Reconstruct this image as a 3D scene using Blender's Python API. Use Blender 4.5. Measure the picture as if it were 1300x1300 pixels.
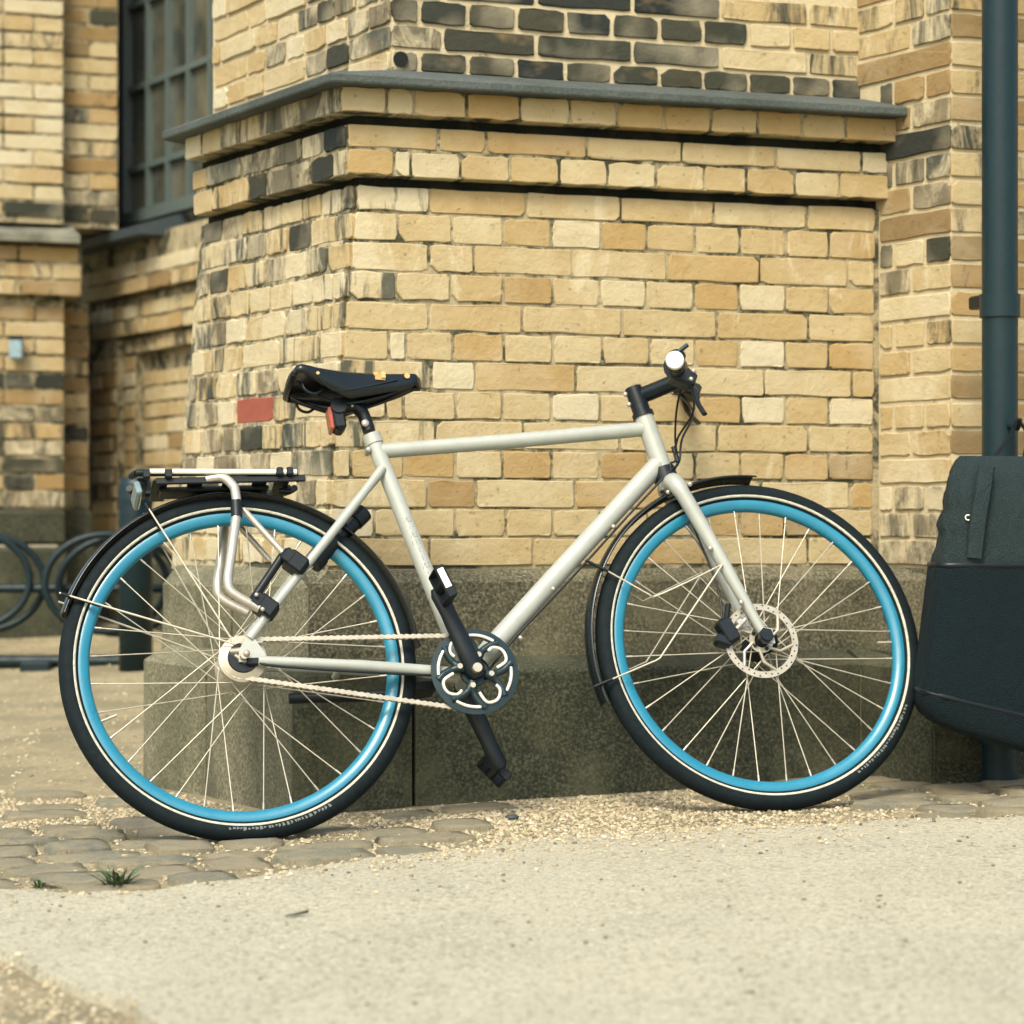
import bpy, math, random
from mathutils import Vector, Matrix
import numpy as np

random.seed(11)
rng = np.random.default_rng(11)
R = math.radians
S = bpy.context.scene
COL = S.collection
for o in list(bpy.data.objects):
    bpy.data.objects.remove(o)

# ------------------------------------------------------------------ camera
CAM_H = 0.5845
cd = bpy.data.cameras.new('camera')
cam = bpy.data.objects.new('camera', cd); COL.objects.link(cam)
cam.location = (0, 0, CAM_H); cam.rotation_euler = (R(90), 0, 0)
cd.sensor_width = 36; cd.lens = 36 * 2960 / 1300.0
cd.shift_y = 14 / 1300.0
cd.clip_start = 0.05; cd.clip_end = 500
cd.dof.use_dof = True; cd.dof.focus_distance = 4.55; cd.dof.aperture_fstop = 82e-3 / 0.019
S.camera = cam

# ------------------------------------------------------------------ world, sun, exposure
SUN_FROM = Vector((-0.24, -0.72, 0.95)).normalized()
W = bpy.data.worlds.new('World'); S.world = W; W.use_nodes = True
wn_ = W.node_tree; bg = wn_.nodes['Background']
sky = wn_.nodes.new('ShaderNodeTexSky'); sky.sky_type = 'NISHITA'; sky.sun_disc = False
sky.sun_elevation = math.asin(SUN_FROM.z); sky.sun_rotation = math.atan2(SUN_FROM.x, SUN_FROM.y)
sky.air_density = 1.6; sky.dust_density = 4.0; sky.ozone_density = 1.0
wn_.links.new(sky.outputs[0], bg.inputs[0]); bg.inputs[1].default_value = 0.125
sd = bpy.data.lights.new('sun', 'SUN'); sd.energy = 1.7; sd.angle = R(20); sd.color = (1.0, 0.95, 0.79)
sun = bpy.data.objects.new('sun', sd); COL.objects.link(sun)
sun.location = SUN_FROM * 20
sun.rotation_euler = SUN_FROM.to_track_quat('Z', 'Y').to_euler()
S.view_settings.view_transform = 'Standard'; S.view_settings.look = 'None'
S.view_settings.gamma = 1.0; S.view_settings.use_curve_mapping = False
S.view_settings.exposure = 1.05

# ------------------------------------------------------------------ object helpers
def tag(o, label=None, cat=None, group=None, kind=None):
    if label: o['label'] = label
    if cat: o['category'] = cat
    if group: o['group'] = group
    if kind: o['kind'] = kind
    return o

def empty(name, loc, label, cat, group=None):
    o = bpy.data.objects.new(name, None); COL.objects.link(o)
    o.location = loc; o.empty_display_size = 0.1
    return tag(o, label, cat, group)

class MB:
    """collects verts and faces for ONE mesh"""
    def __init__(s): s.v = []; s.f = []; s.m = []; s.sm = []
    def add(s, vs, fs, mi=0, smooth=False):
        b = len(s.v); s.v += [tuple(p) for p in vs]
        for f in fs:
            s.f.append([i + b for i in f]); s.m.append(mi); s.sm.append(smooth)
    def box(s, c, d, rot=None, mi=0, bev=0.0):
        hx, hy, hz = d[0] / 2, d[1] / 2, d[2] / 2
        c = Vector(c); M = rot or Matrix.Identity(3)
        if bev <= 0:
            vs = [c + M @ Vector((x * hx, y * hy, z * hz)) for x in (-1, 1) for y in (-1, 1) for z in (-1, 1)]
            fs = [(0, 1, 3, 2), (4, 6, 7, 5), (0, 4, 5, 1), (2, 3, 7, 6), (0, 2, 6, 4), (1, 5, 7, 3)]
            s.add(vs, fs, mi)
        else:
            b = min(bev, hx * .9, hy * .9, hz * .9)
            rings = []
            pts = []
            for (zz, ins) in ((-hz, b), (-hz + b, 0), (hz - b, 0), (hz, b)):
                x, y = hx - ins, hy - ins
                xb, yb = x - (b if ins == 0 else 0) * .5, y - (b if ins == 0 else 0) * .5
                ring = [(xb, -y), (x, -yb), (x, yb), (xb, y), (-xb, y), (-x, yb), (-x, -yb), (-xb, -y)]
                pts += [c + M @ Vector((p[0], p[1], zz)) for p in ring]
            fs = [tuple(range(7, -1, -1)), tuple(range(24, 32))]
            for r in range(3):
                for i in range(8):
                    j = (i + 1) % 8
                    fs.append((r * 8 + i, r * 8 + j, r * 8 + 8 + j, r * 8 + 8 + i))
            s.add(pts, fs, mi)
    def tube(s, pts, r, n=12, mi=0, cap=True, closed=False, flat=None):
        P = [Vector(p) for p in pts]; N = len(P)
        rs = list(r) if hasattr(r, '__len__') else [r] * N
        T = []
        for i in range(N):
            if closed: t = P[(i + 1) % N] - P[i - 1]
            else: t = P[min(i + 1, N - 1)] - P[max(i - 1, 0)]
            T.append(t.normalized())
        u = T[0].orthogonal().normalized()
        if flat is not None:
            u = Vector(flat[0]); u = (u - T[0] * u.dot(T[0])).normalized()
        vs = []
        for i in range(N):
            u = (u - T[i] * u.dot(T[i])).normalized(); w = T[i].cross(u)
            k = flat[1] if flat is not None else 1.0
            for j in range(n):
                a = 2 * math.pi * j / n
                vs.append(P[i] + u * (math.cos(a) * rs[i]) + w * (math.sin(a) * rs[i] * k))
        fs = []
        for i in range(N if closed else N - 1):
            for j in range(n):
                k2 = (j + 1) % n; i2 = (i + 1) % N
                fs.append((i * n + j, i * n + k2, i2 * n + k2, i2 * n + j))
        s.add(vs, fs, mi, True)
        if cap and not closed:
            s.add(vs[:n], [tuple(range(n - 1, -1, -1))], mi); s.add(vs[-n:], [tuple(range(n))], mi)
    def revolve(s, prof, a0=0.0, a1=2 * math.pi, steps=96, c=(0, 0, 0), mi=0, closed_prof=True, smooth=True, caps=True):
        """prof: (radius, lateral) pairs, turned round the y axis in the x-z plane"""
        full = abs(a1 - a0) > 2 * math.pi - 1e-4
        K = len(prof); n = steps if full else steps + 1
        vs = []
        for i in range(n):
            a = a0 + (a1 - a0) * i / steps
            for (r, l) in prof:
                vs.append((c[0] + r * math.cos(a), c[1] + l, c[2] + r * math.sin(a)))
        fs = []
        for i in range(steps):
            i2 = (i + 1) % n
            for j in range(K if closed_prof else K - 1):
                k = (j + 1) % K
                fs.append((i * K + j, i2 * K + j, i2 * K + k, i * K + k))
        s.add(vs, fs, mi, smooth)
        if not full and closed_prof and caps:
            s.add(vs[:K], [tuple(range(K))], mi); s.add(vs[-K:], [tuple(range(K - 1, -1, -1))], mi)
    def sphere(s, c, r, mi=0, n=10, sc=(1, 1, 1)):
        vs = []; fs = []
        m = n // 2 + 1
        for i in range(m + 1):
            t = math.pi * i / m
            for j in range(n):
                a = 2 * math.pi * j / n
                vs.append((c[0] + r * sc[0] * math.sin(t) * math.cos(a), c[1] + r * sc[1] * math.sin(t) * math.sin(a), c[2] + r * sc[2] * math.cos(t)))
        for i in range(m):
            for j in range(n):
                k = (j + 1) % n
                fs.append((i * n + j, (i + 1) * n + j, (i + 1) * n + k, i * n + k))
        s.add(vs, fs, mi, True)
    def prism(s, poly, axis_o, ax, ay, an, d0, d1, mi=0, smooth=False):
        """poly in (ax, ay) plane at axis_o, extruded along an from d0 to d1"""
        o = Vector(axis_o); ax, ay, an = Vector(ax), Vector(ay), Vector(an); n = len(poly)
        vs = [o + ax * p[0] + ay * p[1] + an * d for d in (d0, d1) for p in poly]
        s.add(vs, [tuple(range(n - 1, -1, -1)), tuple(range(n, 2 * n))], mi)
        s.add(vs, [(i, (i + 1) % n, n + (i + 1) % n, n + i) for i in range(n)], mi, smooth)
    def mesh(s, name, mats):
        me = bpy.data.meshes.new(name)
        me.from_pydata(s.v, [], s.f); me.update()
        for m in (mats if isinstance(mats, (list, tuple)) else [mats]): me.materials.append(m)
        me.polygons.foreach_set('material_index', s.m)
        me.polygons.foreach_set('use_smooth', s.sm)
        # merge doubles at caps is not needed; recalc normals outward
        import bmesh
        b = bmesh.new(); b.from_mesh(me); bmesh.ops.recalc_face_normals(b, faces=b.faces); b.to_mesh(me); b.free()
        return me
    def build(s, name, mats, parent=None, loc=None, label=None):
        o = bpy.data.objects.new(name, s.mesh(name, mats)); COL.objects.link(o)
        if parent: o.parent = parent
        if loc is not None: o.location = loc
        if label: o['label'] = label
        return o

def bez(pts, n=8):
    """Catmull-Rom through points"""
    P = [Vector(p) for p in pts]; out = []
    for i in range(len(P) - 1):
        p0 = P[max(i - 1, 0)]; p1 = P[i]; p2 = P[i + 1]; p3 = P[min(i + 2, len(P) - 1)]
        for k in range(n):
            t = k / n
            out.append(0.5 * ((2 * p1) + (p2 - p0) * t + (2 * p0 - 5 * p1 + 4 * p2 - p3) * t * t + (3 * p1 - p0 - 3 * p2 + p3) * t ** 3))
    out.append(P[-1]); return out

# ------------------------------------------------------------------ materials
class NT:
    def __init__(s, name):
        s.mat = bpy.data.materials.new(name); s.mat.use_nodes = True
        s.t = s.mat.node_tree; s.b = s.t.nodes['Principled BSDF']; s.out = s.t.nodes['Material Output']
    def n(s, typ, **k):
        nd = s.t.nodes.new(typ)
        for a, v in k.items(): setattr(nd, a, v)
        return nd
    def l(s, a, b): s.t.links.new(a, b)
    def coords(s, mode='obj', shift=True):
        if mode == 'world':
            return s.n('ShaderNodeNewGeometry').outputs['Position']
        tc = s.n('ShaderNodeTexCoord').outputs['Object']
        if not shift: return tc
        oi = s.n('ShaderNodeObjectInfo'); mul = s.n('ShaderNodeMath', operation='MULTIPLY'); mul.inputs[1].default_value = 57.0
        s.l(oi.outputs['Random'], mul.inputs[0])
        add = s.n('ShaderNodeVectorMath', operation='ADD'); s.l(tc, add.inputs[0]); s.l(mul.outputs[0], add.inputs[1])
        return add.outputs[0]
    def noise(s, co, scale, detail=4, rough=0.6, dist=0.0, vec=(1, 1, 1)):
        if vec != (1, 1, 1):
            m = s.n('ShaderNodeMapping'); m.inputs['Scale'].default_value = vec; s.l(co, m.inputs[0]); co = m.outputs[0]
        nd = s.n('ShaderNodeTexNoise'); s.l(co, nd.inputs['Vector'])
        nd.inputs['Scale'].default_value = scale; nd.inputs['Detail'].default_value = detail
        nd.inputs['Roughness'].default_value = rough; nd.inputs['Distortion'].default_value = dist
        return nd.outputs['Fac']
    def ramp(s, fac, stops, interp='LINEAR'):
        r = s.n('ShaderNodeValToRGB'); r.color_ramp.interpolation = interp
        e = r.color_ramp.elements
        while len(e) < len(stops): e.new(0.5)
        for el, (p, c) in zip(e, stops):
            el.position = p; el.color = (c[0], c[1], c[2], 1) if hasattr(c, '__len__') else (c, c, c, 1)
        s.l(fac, r.inputs[0]); return r.outputs[0]
    def mix(s, fac, a, b, blend='MIX'):
        m = s.n('ShaderNodeMix', data_type='RGBA', blend_type=blend)
        for sock, v in ((m.inputs[0], fac), (m.inputs[6], a), (m.inputs[7], b)):
            if hasattr(v, 'is_linked') or hasattr(v, 'links'): s.l(v, sock)
            elif hasattr(v, '__len__'): sock.default_value = (v[0], v[1], v[2], 1)
            else: sock.default_value = v
        return m.outputs[2]
    def rnd(s): return s.n('ShaderNodeObjectInfo').outputs['Random']
    def bump(s, h, strength=0.3, dist=0.01):
        b = s.n('ShaderNodeBump'); b.inputs['Strength'].default_value = strength; b.inputs['Distance'].default_value = dist
        s.l(h, b.inputs['Height']); s.l(b.outputs[0], s.b.inputs['Normal'])
    def base(s, c):
        if hasattr(c, 'links'): s.l(c, s.b.inputs['Base Color'])
        else: s.b.inputs['Base Color'].default_value = (c[0], c[1], c[2], 1)
    def set(s, rough=0.5, metal=0.0, spec=0.5, coat=0.0, coat_r=0.1):
        s.b.inputs['Roughness'].default_value = rough; s.b.inputs['Metallic'].default_value = metal
        s.b.inputs['Specular IOR Level'].default_value = spec
        s.b.inputs['Coat Weight'].default_value = coat; s.b.inputs['Coat Roughness'].default_value = coat_r
        return s.mat

def plain(name, c, rough=0.5, metal=0.0, spec=0.5, coat=0.0, var=0.12, scale=60):
    m = NT(name); co = m.coords('obj', False)
    f = m.noise(co, scale, 3)
    c2 = tuple(x * (1 - var) for x in c); c3 = tuple(min(1, x * (1 + var)) for x in c)
    m.base(m.ramp(f, [(0.3, c2), (0.7, c3)]))
    rr = m.ramp(m.noise(co, scale * .6, 4), [(0.3, max(0.03, rough - .08)), (0.7, min(1, rough + .1))])
    m.l(rr, m.b.inputs['Roughness'])
    mat = m.set(rough, metal, spec, coat)
    return mat

def brick_mat(name, tones, soot=0.0, lime=0.0, speck=0.5, sootc=(0.026, 0.034, 0.028), limec=(0.53, 0.46, 0.30), run=0.0):
    m = NT(name); co = m.coords('obj'); wc = m.coords('world')
    base = m.ramp(m.rnd(), [(i / max(1, len(tones) - 1), t) for i, t in enumerate(tones)])
    f = m.noise(co, 14, 5, .65)
    base = m.mix(m.ramp(f, [(0.25, 0.0), (0.75, 0.75)]), base, m.mix(1.0, base, (0.78, 0.70, 0.56), 'MULTIPLY'))
    f2 = m.noise(co, 5, 3, .5)
    base = m.mix(m.ramp(f2, [(0.5, 0.0), (0.75, 0.45)]), base, (0.53, 0.47, 0.32))
    # orange burn
    base = m.mix(m.ramp(m.noise(co, 7, 3, .6, 0, (1, 1, 1.8)), [(0.60, 0.0), (0.82, 0.4)]), base, (0.44, 0.29, 0.12))
    # small dark pits
    base = m.mix(m.ramp(m.noise(co, 70, 2, .5), [(0.66, 0.0), (0.76, speck)]), base, (0.07, 0.065, 0.04))
    if lime > 0:
        g = m.noise(wc, 9, 6, .72, .8, (1, 1, .45))
        base = m.mix(m.ramp(g, [(0.62 - .3 * lime, 0.0), (0.70 - .18 * lime, 0.85)]), base, limec)
    if soot > 0:
        g = m.noise(co, 9, 5, .7, .6, (1.5, 1, .5))
        base = m.mix(m.ramp(g, [(0.72 - .45 * soot, 0.0), (0.86 - .42 * soot, 0.95)]), base, sootc)
    if run > 0:   # soot that has run down the wall across bricks
        g = m.noise(wc, 16, 5, .68, .3, (1, 1, .16))
        base = m.mix(m.ramp(g, [(0.66 - .25 * run, 0.0), (0.74 - .25 * run, 0.9)]), base, (0.050, 0.056, 0.042))
    m.base(base)
    m.bump(m.ramp(m.noise(co, 55, 5, .7), [(0.2, 0.0), (0.8, 1.0)]), 0.55, 0.004)
    return m.set(0.86, 0, 0.3)

Y_TONES = [(0.435, 0.342, 0.180), (0.488, 0.405, 0.236), (0.424, 0.325, 0.161), (0.503, 0.433, 0.267), (0.456, 0.365, 0.198), (0.408, 0.302, 0.143), (0.488, 0.410, 0.248)]
P_TONES = [(0.530, 0.479, 0.322), (0.562, 0.513, 0.372), (0.509, 0.445, 0.285)]
O_TONES = [(0.403, 0.285, 0.124), (0.424, 0.308, 0.143), (0.371, 0.262, 0.118)]
B_TONES = [(0.27, 0.19, 0.085), (0.34, 0.235, 0.105), (0.22, 0.16, 0.08)]
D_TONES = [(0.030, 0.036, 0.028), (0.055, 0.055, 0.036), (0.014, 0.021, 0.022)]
M_Y = brick_mat('yellow brick', Y_TONES, 0.0, 0.12)
M_P = brick_mat('pale brick', P_TONES, 0.0, 0.1, .35)
M_O = brick_mat('ochre brick', O_TONES, 0.0, 0.0)
M_B = brick_mat('brown brick', B_TONES, 0.25, 0.0)
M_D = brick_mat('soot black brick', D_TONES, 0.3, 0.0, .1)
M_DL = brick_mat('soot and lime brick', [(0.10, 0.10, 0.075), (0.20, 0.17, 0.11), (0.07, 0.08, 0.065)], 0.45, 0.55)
M_YL = brick_mat('limed yellow brick', Y_TONES + P_TONES, 0.12, 0.6, .5)
M_YS = brick_mat('streaked yellow brick', Y_TONES, 0.55, 0.25, .6)
M_RUN = brick_mat('soot run brick', Y_TONES + P_TONES, 0.25, 0.45, .5, run=.62)
M_RED = brick_mat('red brick', [(0.36, 0.095, 0.055), (0.38, 0.10, 0.06)], 0.0, 0.0, .3)
# red stays red: no ochre overlays
for nd in list(M_RED.node_tree.nodes):
    pass
def red_mat():
    m = NT('red brick clay'); co = m.coords('obj')
    m.base(m.ramp(m.noise(co, 16, 4), [(0.3, (0.24, 0.062, 0.040)), (0.7, (0.31, 0.092, 0.058))]))
    m.bump(m.noise(co, 60, 4, .7), .4, .003); return m.set(.85, 0, .3)
M_RED = red_mat()

def mortar_mat(name, c1, c2, dark, dfac):
    m = NT(name); wc = m.coords('world')
    base = m.ramp(m.noise(wc, 18, 5, .65), [(0.3, c1), (0.7, c2)])
    g = m.noise(wc, 9, 6, .75, .6)
    base = m.mix(m.ramp(g, [(dfac - .06, 0.0), (dfac + .06, 0.95)]), base, dark)
    m.base(base)
    m.bump(m.noise(wc, 130, 4, .7), .7, .004); return m.set(.95, 0, .2)
M_MORT = mortar_mat('mortar', (0.31, 0.265, 0.16), (0.43, 0.37, 0.235), (0.035, 0.04, 0.025), 0.51)
M_MORTL = mortar_mat('pale mortar', (0.44, 0.37, 0.23), (0.56, 0.48, 0.31), (0.08, 0.075, 0.05), 0.66)
M_MORTS = mortar_mat('sooty lime mortar', (0.40, 0.34, 0.21), (0.52, 0.45, 0.29), (0.055, 0.06, 0.042), 0.515)
M_SOOT_SHADE = mortar_mat('soot and shade mortar', (0.014, 0.017, 0.013), (0.03, 0.03, 0.02), (0.008, 0.012, 0.010), 0.5)  # black colour holds both soot and the shadow under the overhangs

def stone_mat(name, c1, c2, c3, light=(0.30, 0.27, 0.18), lfac=.62, streak=False):
    m = NT(name); co = m.coords('obj'); wc = m.coords('world')
    sp = m.noise(wc, 150, 3, .6)
    base = m.ramp(sp, [(0.34, c1), (0.5, c2), (0.66, c3)])
    big = m.noise(wc, 5, 5, .65, .3, (1, 1, .4) if streak else (1, 1, 1))
    base = m.mix(m.ramp(big, [(lfac - .1, 0.0), (lfac + .1, .6)]), base, light)
    dk = m.noise(wc, 3.0, 4, .6, .2)
    base = m.mix(m.ramp(dk, [(0.42, 0.65), (0.6, 0.0)]), base, m.mix(1.0, base, (0.5, 0.55, 0.5), 'MULTIPLY'))
    m.base(base)
    m.bump(m.noise(wc, 90, 5, .7), .5, .006); return m.set(.85, 0, .35)
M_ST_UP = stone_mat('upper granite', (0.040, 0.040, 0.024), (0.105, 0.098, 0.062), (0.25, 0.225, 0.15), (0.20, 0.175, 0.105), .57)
M_ST_LO = stone_mat('damp shaded granite', (0.018, 0.022, 0.013), (0.042, 0.046, 0.028), (0.105, 0.105, 0.066), (0.105, 0.105, 0.060), .58)  # damp stone, with the shade behind the bicycle darkened into its colour
M_ST_L = stone_mat('pale streaked granite', (0.10, 0.096, 0.058), (0.19, 0.175, 0.11), (0.32, 0.29, 0.19), (0.07, 0.072, 0.045), .52, True)  # paler stone for the left-face blocks
M_SLATE = stone_mat('grey coping', (0.062, 0.075, 0.070), (0.078, 0.092, 0.085), (0.10, 0.113, 0.10), (0.17, 0.17, 0.135), .70)

# ------------------------------------------------------------------ ground
def gz(x, y):
    x = np.asarray(x, float); y = np.asarray(y, float)
    xx = np.clip(x, -2.2, 2.2)
    z = -0.0155 + 0.0272 * xx
    z = z + 0.0615 * np.clip(y - 5.5, 0, 5.5) * np.clip((0.6 - x) / 0.6, 0, 1)
    z = z + 0.004 * np.sin(x * 5.1 + 1) * np.sin(y * 4.3) * np.clip(y - 3.9, 0, 1)
    return z
def G(x, y): return float(gz(x, y))

def grid_axis(lo, hi, step, far):
    a = list(np.arange(lo, hi + 1e-6, step)); 
    d = step
    while a[-1] < far: d *= 1.5; a.append(a[-1] + d)
    d = step
    while a[0] > -far: d *= 1.5; a.insert(0, a[0] - d)
    return np.array(a)

def ground_mat():
    m = NT('sandy ground'); wc = m.coords('world')
    f = m.noise(wc, 60, 5, .7)
    base = m.ramp(f, [(0.3, (0.26, 0.22, 0.13)), (0.55, (0.385, 0.325, 0.20)), (0.75, (0.47, 0.41, 0.275))])
    big = m.noise(wc, 4.5, 4, .6)
    base = m.mix(m.ramp(big, [(0.42, 0.75), (0.58, 0.0)]), base, (0.23, 0.205, 0.125))
    base = m.mix(m.ramp(m.noise(wc, 2.1, 4, .6), [(0.56, 0.0), (0.70, .5)]), base, (0.15, 0.155, 0.085))
    m.base(base); m.bump(m.noise(wc, 160, 5, .75), .8, .01); return m.set(.95, 0, .2)
M_GROUND = ground_mat()
xs = grid_axis(-2.4, 2.4, 0.06, 120); ys = grid_axis(2.2, 10.6, 0.08, 120)
mb = MB()
XX, YY = np.meshgrid(xs, ys); ZZ = gz(XX, YY)
vs = np.stack([XX.ravel(), YY.ravel(), ZZ.ravel()], 1).tolist(); nx = len(xs)
fs = [(j * nx + i, j * nx + i + 1, (j + 1) * nx + i + 1, (j + 1) * nx + i) for j in range(len(ys) - 1) for i in range(nx - 1)]
mb.add(vs, fs, 0, True)
gr = mb.build('ground', M_GROUND); tag(gr, kind='structure')

# pavement: pale worn concrete strip, real 25 mm step along its ragged edge
def pave_mat():
    m = NT('pale concrete'); wc = m.coords('world')
    base = m.ramp(m.noise(wc, 45, 5, .7), [(0.28, (0.375, 0.345, 0.245)), (0.5, (0.425, 0.395, 0.286)), (0.72, (0.468, 0.438, 0.323))])
    big = m.noise(wc, 2.6, 5, .65)
    base = m.mix(m.ramp(big, [(0.36, .6), (0.58, 0.0)]), base, (0.345, 0.322, 0.236))
    base = m.mix(m.ramp(m.noise(wc, 7, 5, .7, 1.2), [(0.62, 0.0), (0.74, .4)]), base, (0.315, 0.29, 0.207))
    base = m.mix(m.ramp(m.noise(wc, 120, 4, .7), [(0.53, 0.0), (0.62, .9)]), base, (0.225, 0.205, 0.14))
    base = m.mix(m.ramp(m.noise(wc, 150, 3, .6), [(0.56, 0.0), (0.66, .85)]), base, (0.66, 0.63, 0.51))
    base = m.mix(m.ramp(m.noise(wc, 75, 3, .6), [(0.60, 0.0), (0.65, .8)]), base, (0.19, 0.17, 0.115))
    base = m.mix(m.ramp(m.noise(wc, 22, 3, .5, .5), [(0.70, 0.0), (0.76, .7)]), base, (0.12, 0.11, 0.07))
    m.base(base)
    m.bump(m.noise(wc, 210, 5, .75), .6, .006); return m.set(.92, 0, .25)
M_PAVE = pave_mat()
edge = [(-6.0, 2.9), (-1.3, 3.86), (-0.83, 3.88), (-0.606, 3.80), (-0.42, 3.97), (-0.264, 4.10), (-0.10, 4.21), (0.074, 4.34), (0.31, 4.39), (0.56, 4.43), (0.76, 4.45), (0.923, 4.46), (1.3, 4.49), (6.0, 5.6)]
def edge_y(x):
    return float(np.interp(x, [e[0] for e in edge], [e[1] for e in edge])) + 0.016 * math.sin(x * 19) + 0.010 * math.sin(x * 47 + 1) + 0.006 * math.sin(x * 101)
def low_y(x):    # nearer edge of the strip, seen only in the lower left corner
    return float(np.interp(x, [-6, -1.2, -0.74, -0.663, -0.521, -0.40, -0.2, 0.3, 6], [3.5, 3.42, 3.30, 3.21, 2.96, 2.74, 2.3, 1.0, -4.0])) + 0.02 * math.sin(x * 23) + .008 * math.sin(x * 61)
mb = MB(); px = list(np.arange(-6, -1.5, .3)) + list(np.arange(-1.5, 1.5, .025)) + list(np.arange(1.5, 6.1, .3))
NR = 26; vs = []
for x in px:
    y0, y1 = low_y(x), edge_y(x)
    for k in range(NR):
        y = y0 + (y1 - y0) * k / (NR - 1)
        vs.append((x, y, G(x, y) + 0.014))
    vs.append((x, y1 + 0.012, G(x, y1) + 0.002 - .02)); vs.append((x, y0 - 0.012, G(x, y0) - .02))
K = NR + 2; fs = []
for i in range(len(px) - 1):
    for k in range(NR): fs.append((i * K + k, (i + 1) * K + k, (i + 1) * K + k + 1, i * K + k + 1))
    fs.append((i * K + NR + 1, (i + 1) * K + NR + 1, (i + 1) * K, i * K))
mb.add(vs, fs, 0, False)
pv = mb.build('pavement', M_PAVE); tag(pv, kind='structure')

# ------------------------------------------------------------------ wall frames
TH = R(18); AL = R(58)
wf = Vector((math.cos(TH), math.sin(TH), 0)); wn = Vector((math.sin(TH), -math.cos(TH), 0))
lf = Vector((-math.cos(AL), math.sin(AL), 0)); ln = Vector((-math.sin(AL), -math.cos(AL), 0))
UP = Vector((0, 0, 1))
W0 = Vector((-0.34155, 5.1381, 0))
def corner(df, dl, P=W0, sgn=1):
    """plan point df in front of the front face and dl outside the left face of a corner at P"""
    det = wn.x * ln.y - wn.y * ln.x
    x = (df * ln.y - wn.y * dl) / det; y = (wn.x * dl - df * ln.x) / det
    return Vector((P.x + x, P.y + y, 0))

def brick_mesh(L, Hh, D, mat, seed, rough=1.0):
    r = random.Random(seed)
    c = [r.uniform(.0015, .0045) * rough + (r.random() < .24) * r.uniform(.003, .012) * rough for _ in range(8)]
    j = lambda a: r.uniform(-a, a) * rough
    out = [(c[0], j(.0008)), (L * .36, j(.0018)), (L * .68, j(.0018)), (L - c[1], j(.0008)), (L + j(.001), c[2]), (L + j(.0015), Hh * .5), (L + j(.001), Hh - c[3]),
           (L - c[4], Hh + j(.0008)), (L * .64, Hh + j(.0018)), (L * .33, Hh + j(.0018)), (c[5], Hh + j(.0008)), (j(.001), Hh - c[6]), (j(.0015), Hh * .5), (j(.001), c[7])]
    n = len(out); cx, cz = L / 2, Hh / 2
    ins = .0017
    f = []
    for (x, z) in out:
        f.append((x - math.copysign(min(ins, abs(x - cx)), x - cx), r.uniform(-.0006, .0008), z - math.copysign(min(ins, abs(z - cz)), z - cz)))
    vs = f + [(x, .0019, z) for x, z in out] + [(x, D, z) for x, z in out]
    fs = [tuple(range(n))]
    for a in (0, n):
        fs += [(a + i, a + n + i, a + n + (i + 1) % n, a + (i + 1) % n) for i in range(n)]
    m = MB(); m.add(vs, fs, 0); return m.mesh('brick', mat)

BR = {}
def brick(parent, P, a, nrm, s0, s1, z0, z1, off, mat, D=.05, proud=.002, up=UP, rough=1.25):
    """one brick on the face through P (unit a along, nrm outward) between s0..s1 and z0..z1"""
    L, Hh = s1 - s0, z1 - z0
    if L < .012: return None
    key = (round(L / .012), round(Hh / .006), mat.name, round(D, 2), random.randrange(5))
    if key not in BR: BR[key] = (brick_mesh(key[0] * .012, key[1] * .006, D, mat, hash(key[:2]) % 999 + key[4] * 31, rough), key[0] * .012, key[1] * .006)
    me, l0, h0 = BR[key]
    o = bpy.data.objects.new('brick', me); COL.objects.link(o)
    # z measured on the vertical; a battered face leans its bricks along 'up'
    base = P + a * s0 + nrm * (off + random.uniform(-proud, proud)) + Vector((0, 0, z0))
    t = random.uniform(-.006, .006)
    n2 = (nrm + a * t + UP * random.uniform(-.006, .006)).normalized()
    y = -n2; z = (up - y * up.dot(y)).normalized(); x = y.cross(z)
    M = Matrix((x, y, z)).transposed().to_4x4() @ Matrix.Diagonal((L / l0, 1, Hh / h0, 1))
    M.translation = base - parent.location
    o.parent = parent; o.matrix_local = M
    return o

def footprint_prism(mb, P4b, z0, P4t, z1):
    vs = [Vector((p.x, p.y, z0)) for p in P4b] + [Vector((p.x, p.y, z1)) for p in P4t]
    n = len(P4b)
    mb.add(vs, [tuple(range(n - 1, -1, -1)), tuple(range(n, 2 * n))] + [(i, (i + 1) % n, n + (i + 1) % n, n + i) for i in range(n)])

def pier_plan(df, dl, P=W0, front=1.30, depth=.80):
    c = corner(df, dl, P)
    fr = P + wf * front + wn * df; bk = corner(df, dl, P) + lf * (depth + .0)
    return [c, fr, P + wf * front + wn * -.9, bk + wf * .9, bk]

def pick(ws):
    t = random.random() * sum(w for _, w in ws)
    for m, w in ws:
        t -= w
        if t <= 0: return m
    return ws[-1][0]

# ------------------------------------------------------------------ the buttress behind the bicycle
pier = empty('brick_buttress', (W0.x + .5, W0.y + .3, G(.2, 5.2)), 'wide yellow brick buttress on a dark stone plinth, right behind the bicycle', 'buttress')
BAT = 0.085
def bat(z): return max(0.0, (1.33 - z)) * BAT
mb = MB()
Z0, Z1 = .4838, 1.3355
g = .0038
footprint_prism(mb, pier_plan(-g, bat(.47) - .012), .47, pier_plan(-g, -.012), 1.3285)
footprint_prism(mb, pier_plan(.03 - g, .035 - g), 1.3495, pier_plan(.03 - g, .035 - g), 1.458)
footprint_prism(mb, pier_plan(.06 - g, .065 - g), 1.4805, pier_plan(.06 - g, .065 - g), 1.534)
mb.build('mortar', M_MORT, pier, -pier.location)
mb = MB()
footprint_prism(mb, pier_plan(-.03, bat(.47) - .0035), .471, pier_plan(-.03, -.0035), 1.328)
mb.build('limed_mortar', M_MORTS, pier, -pier.location)
mb = MB()
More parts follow.
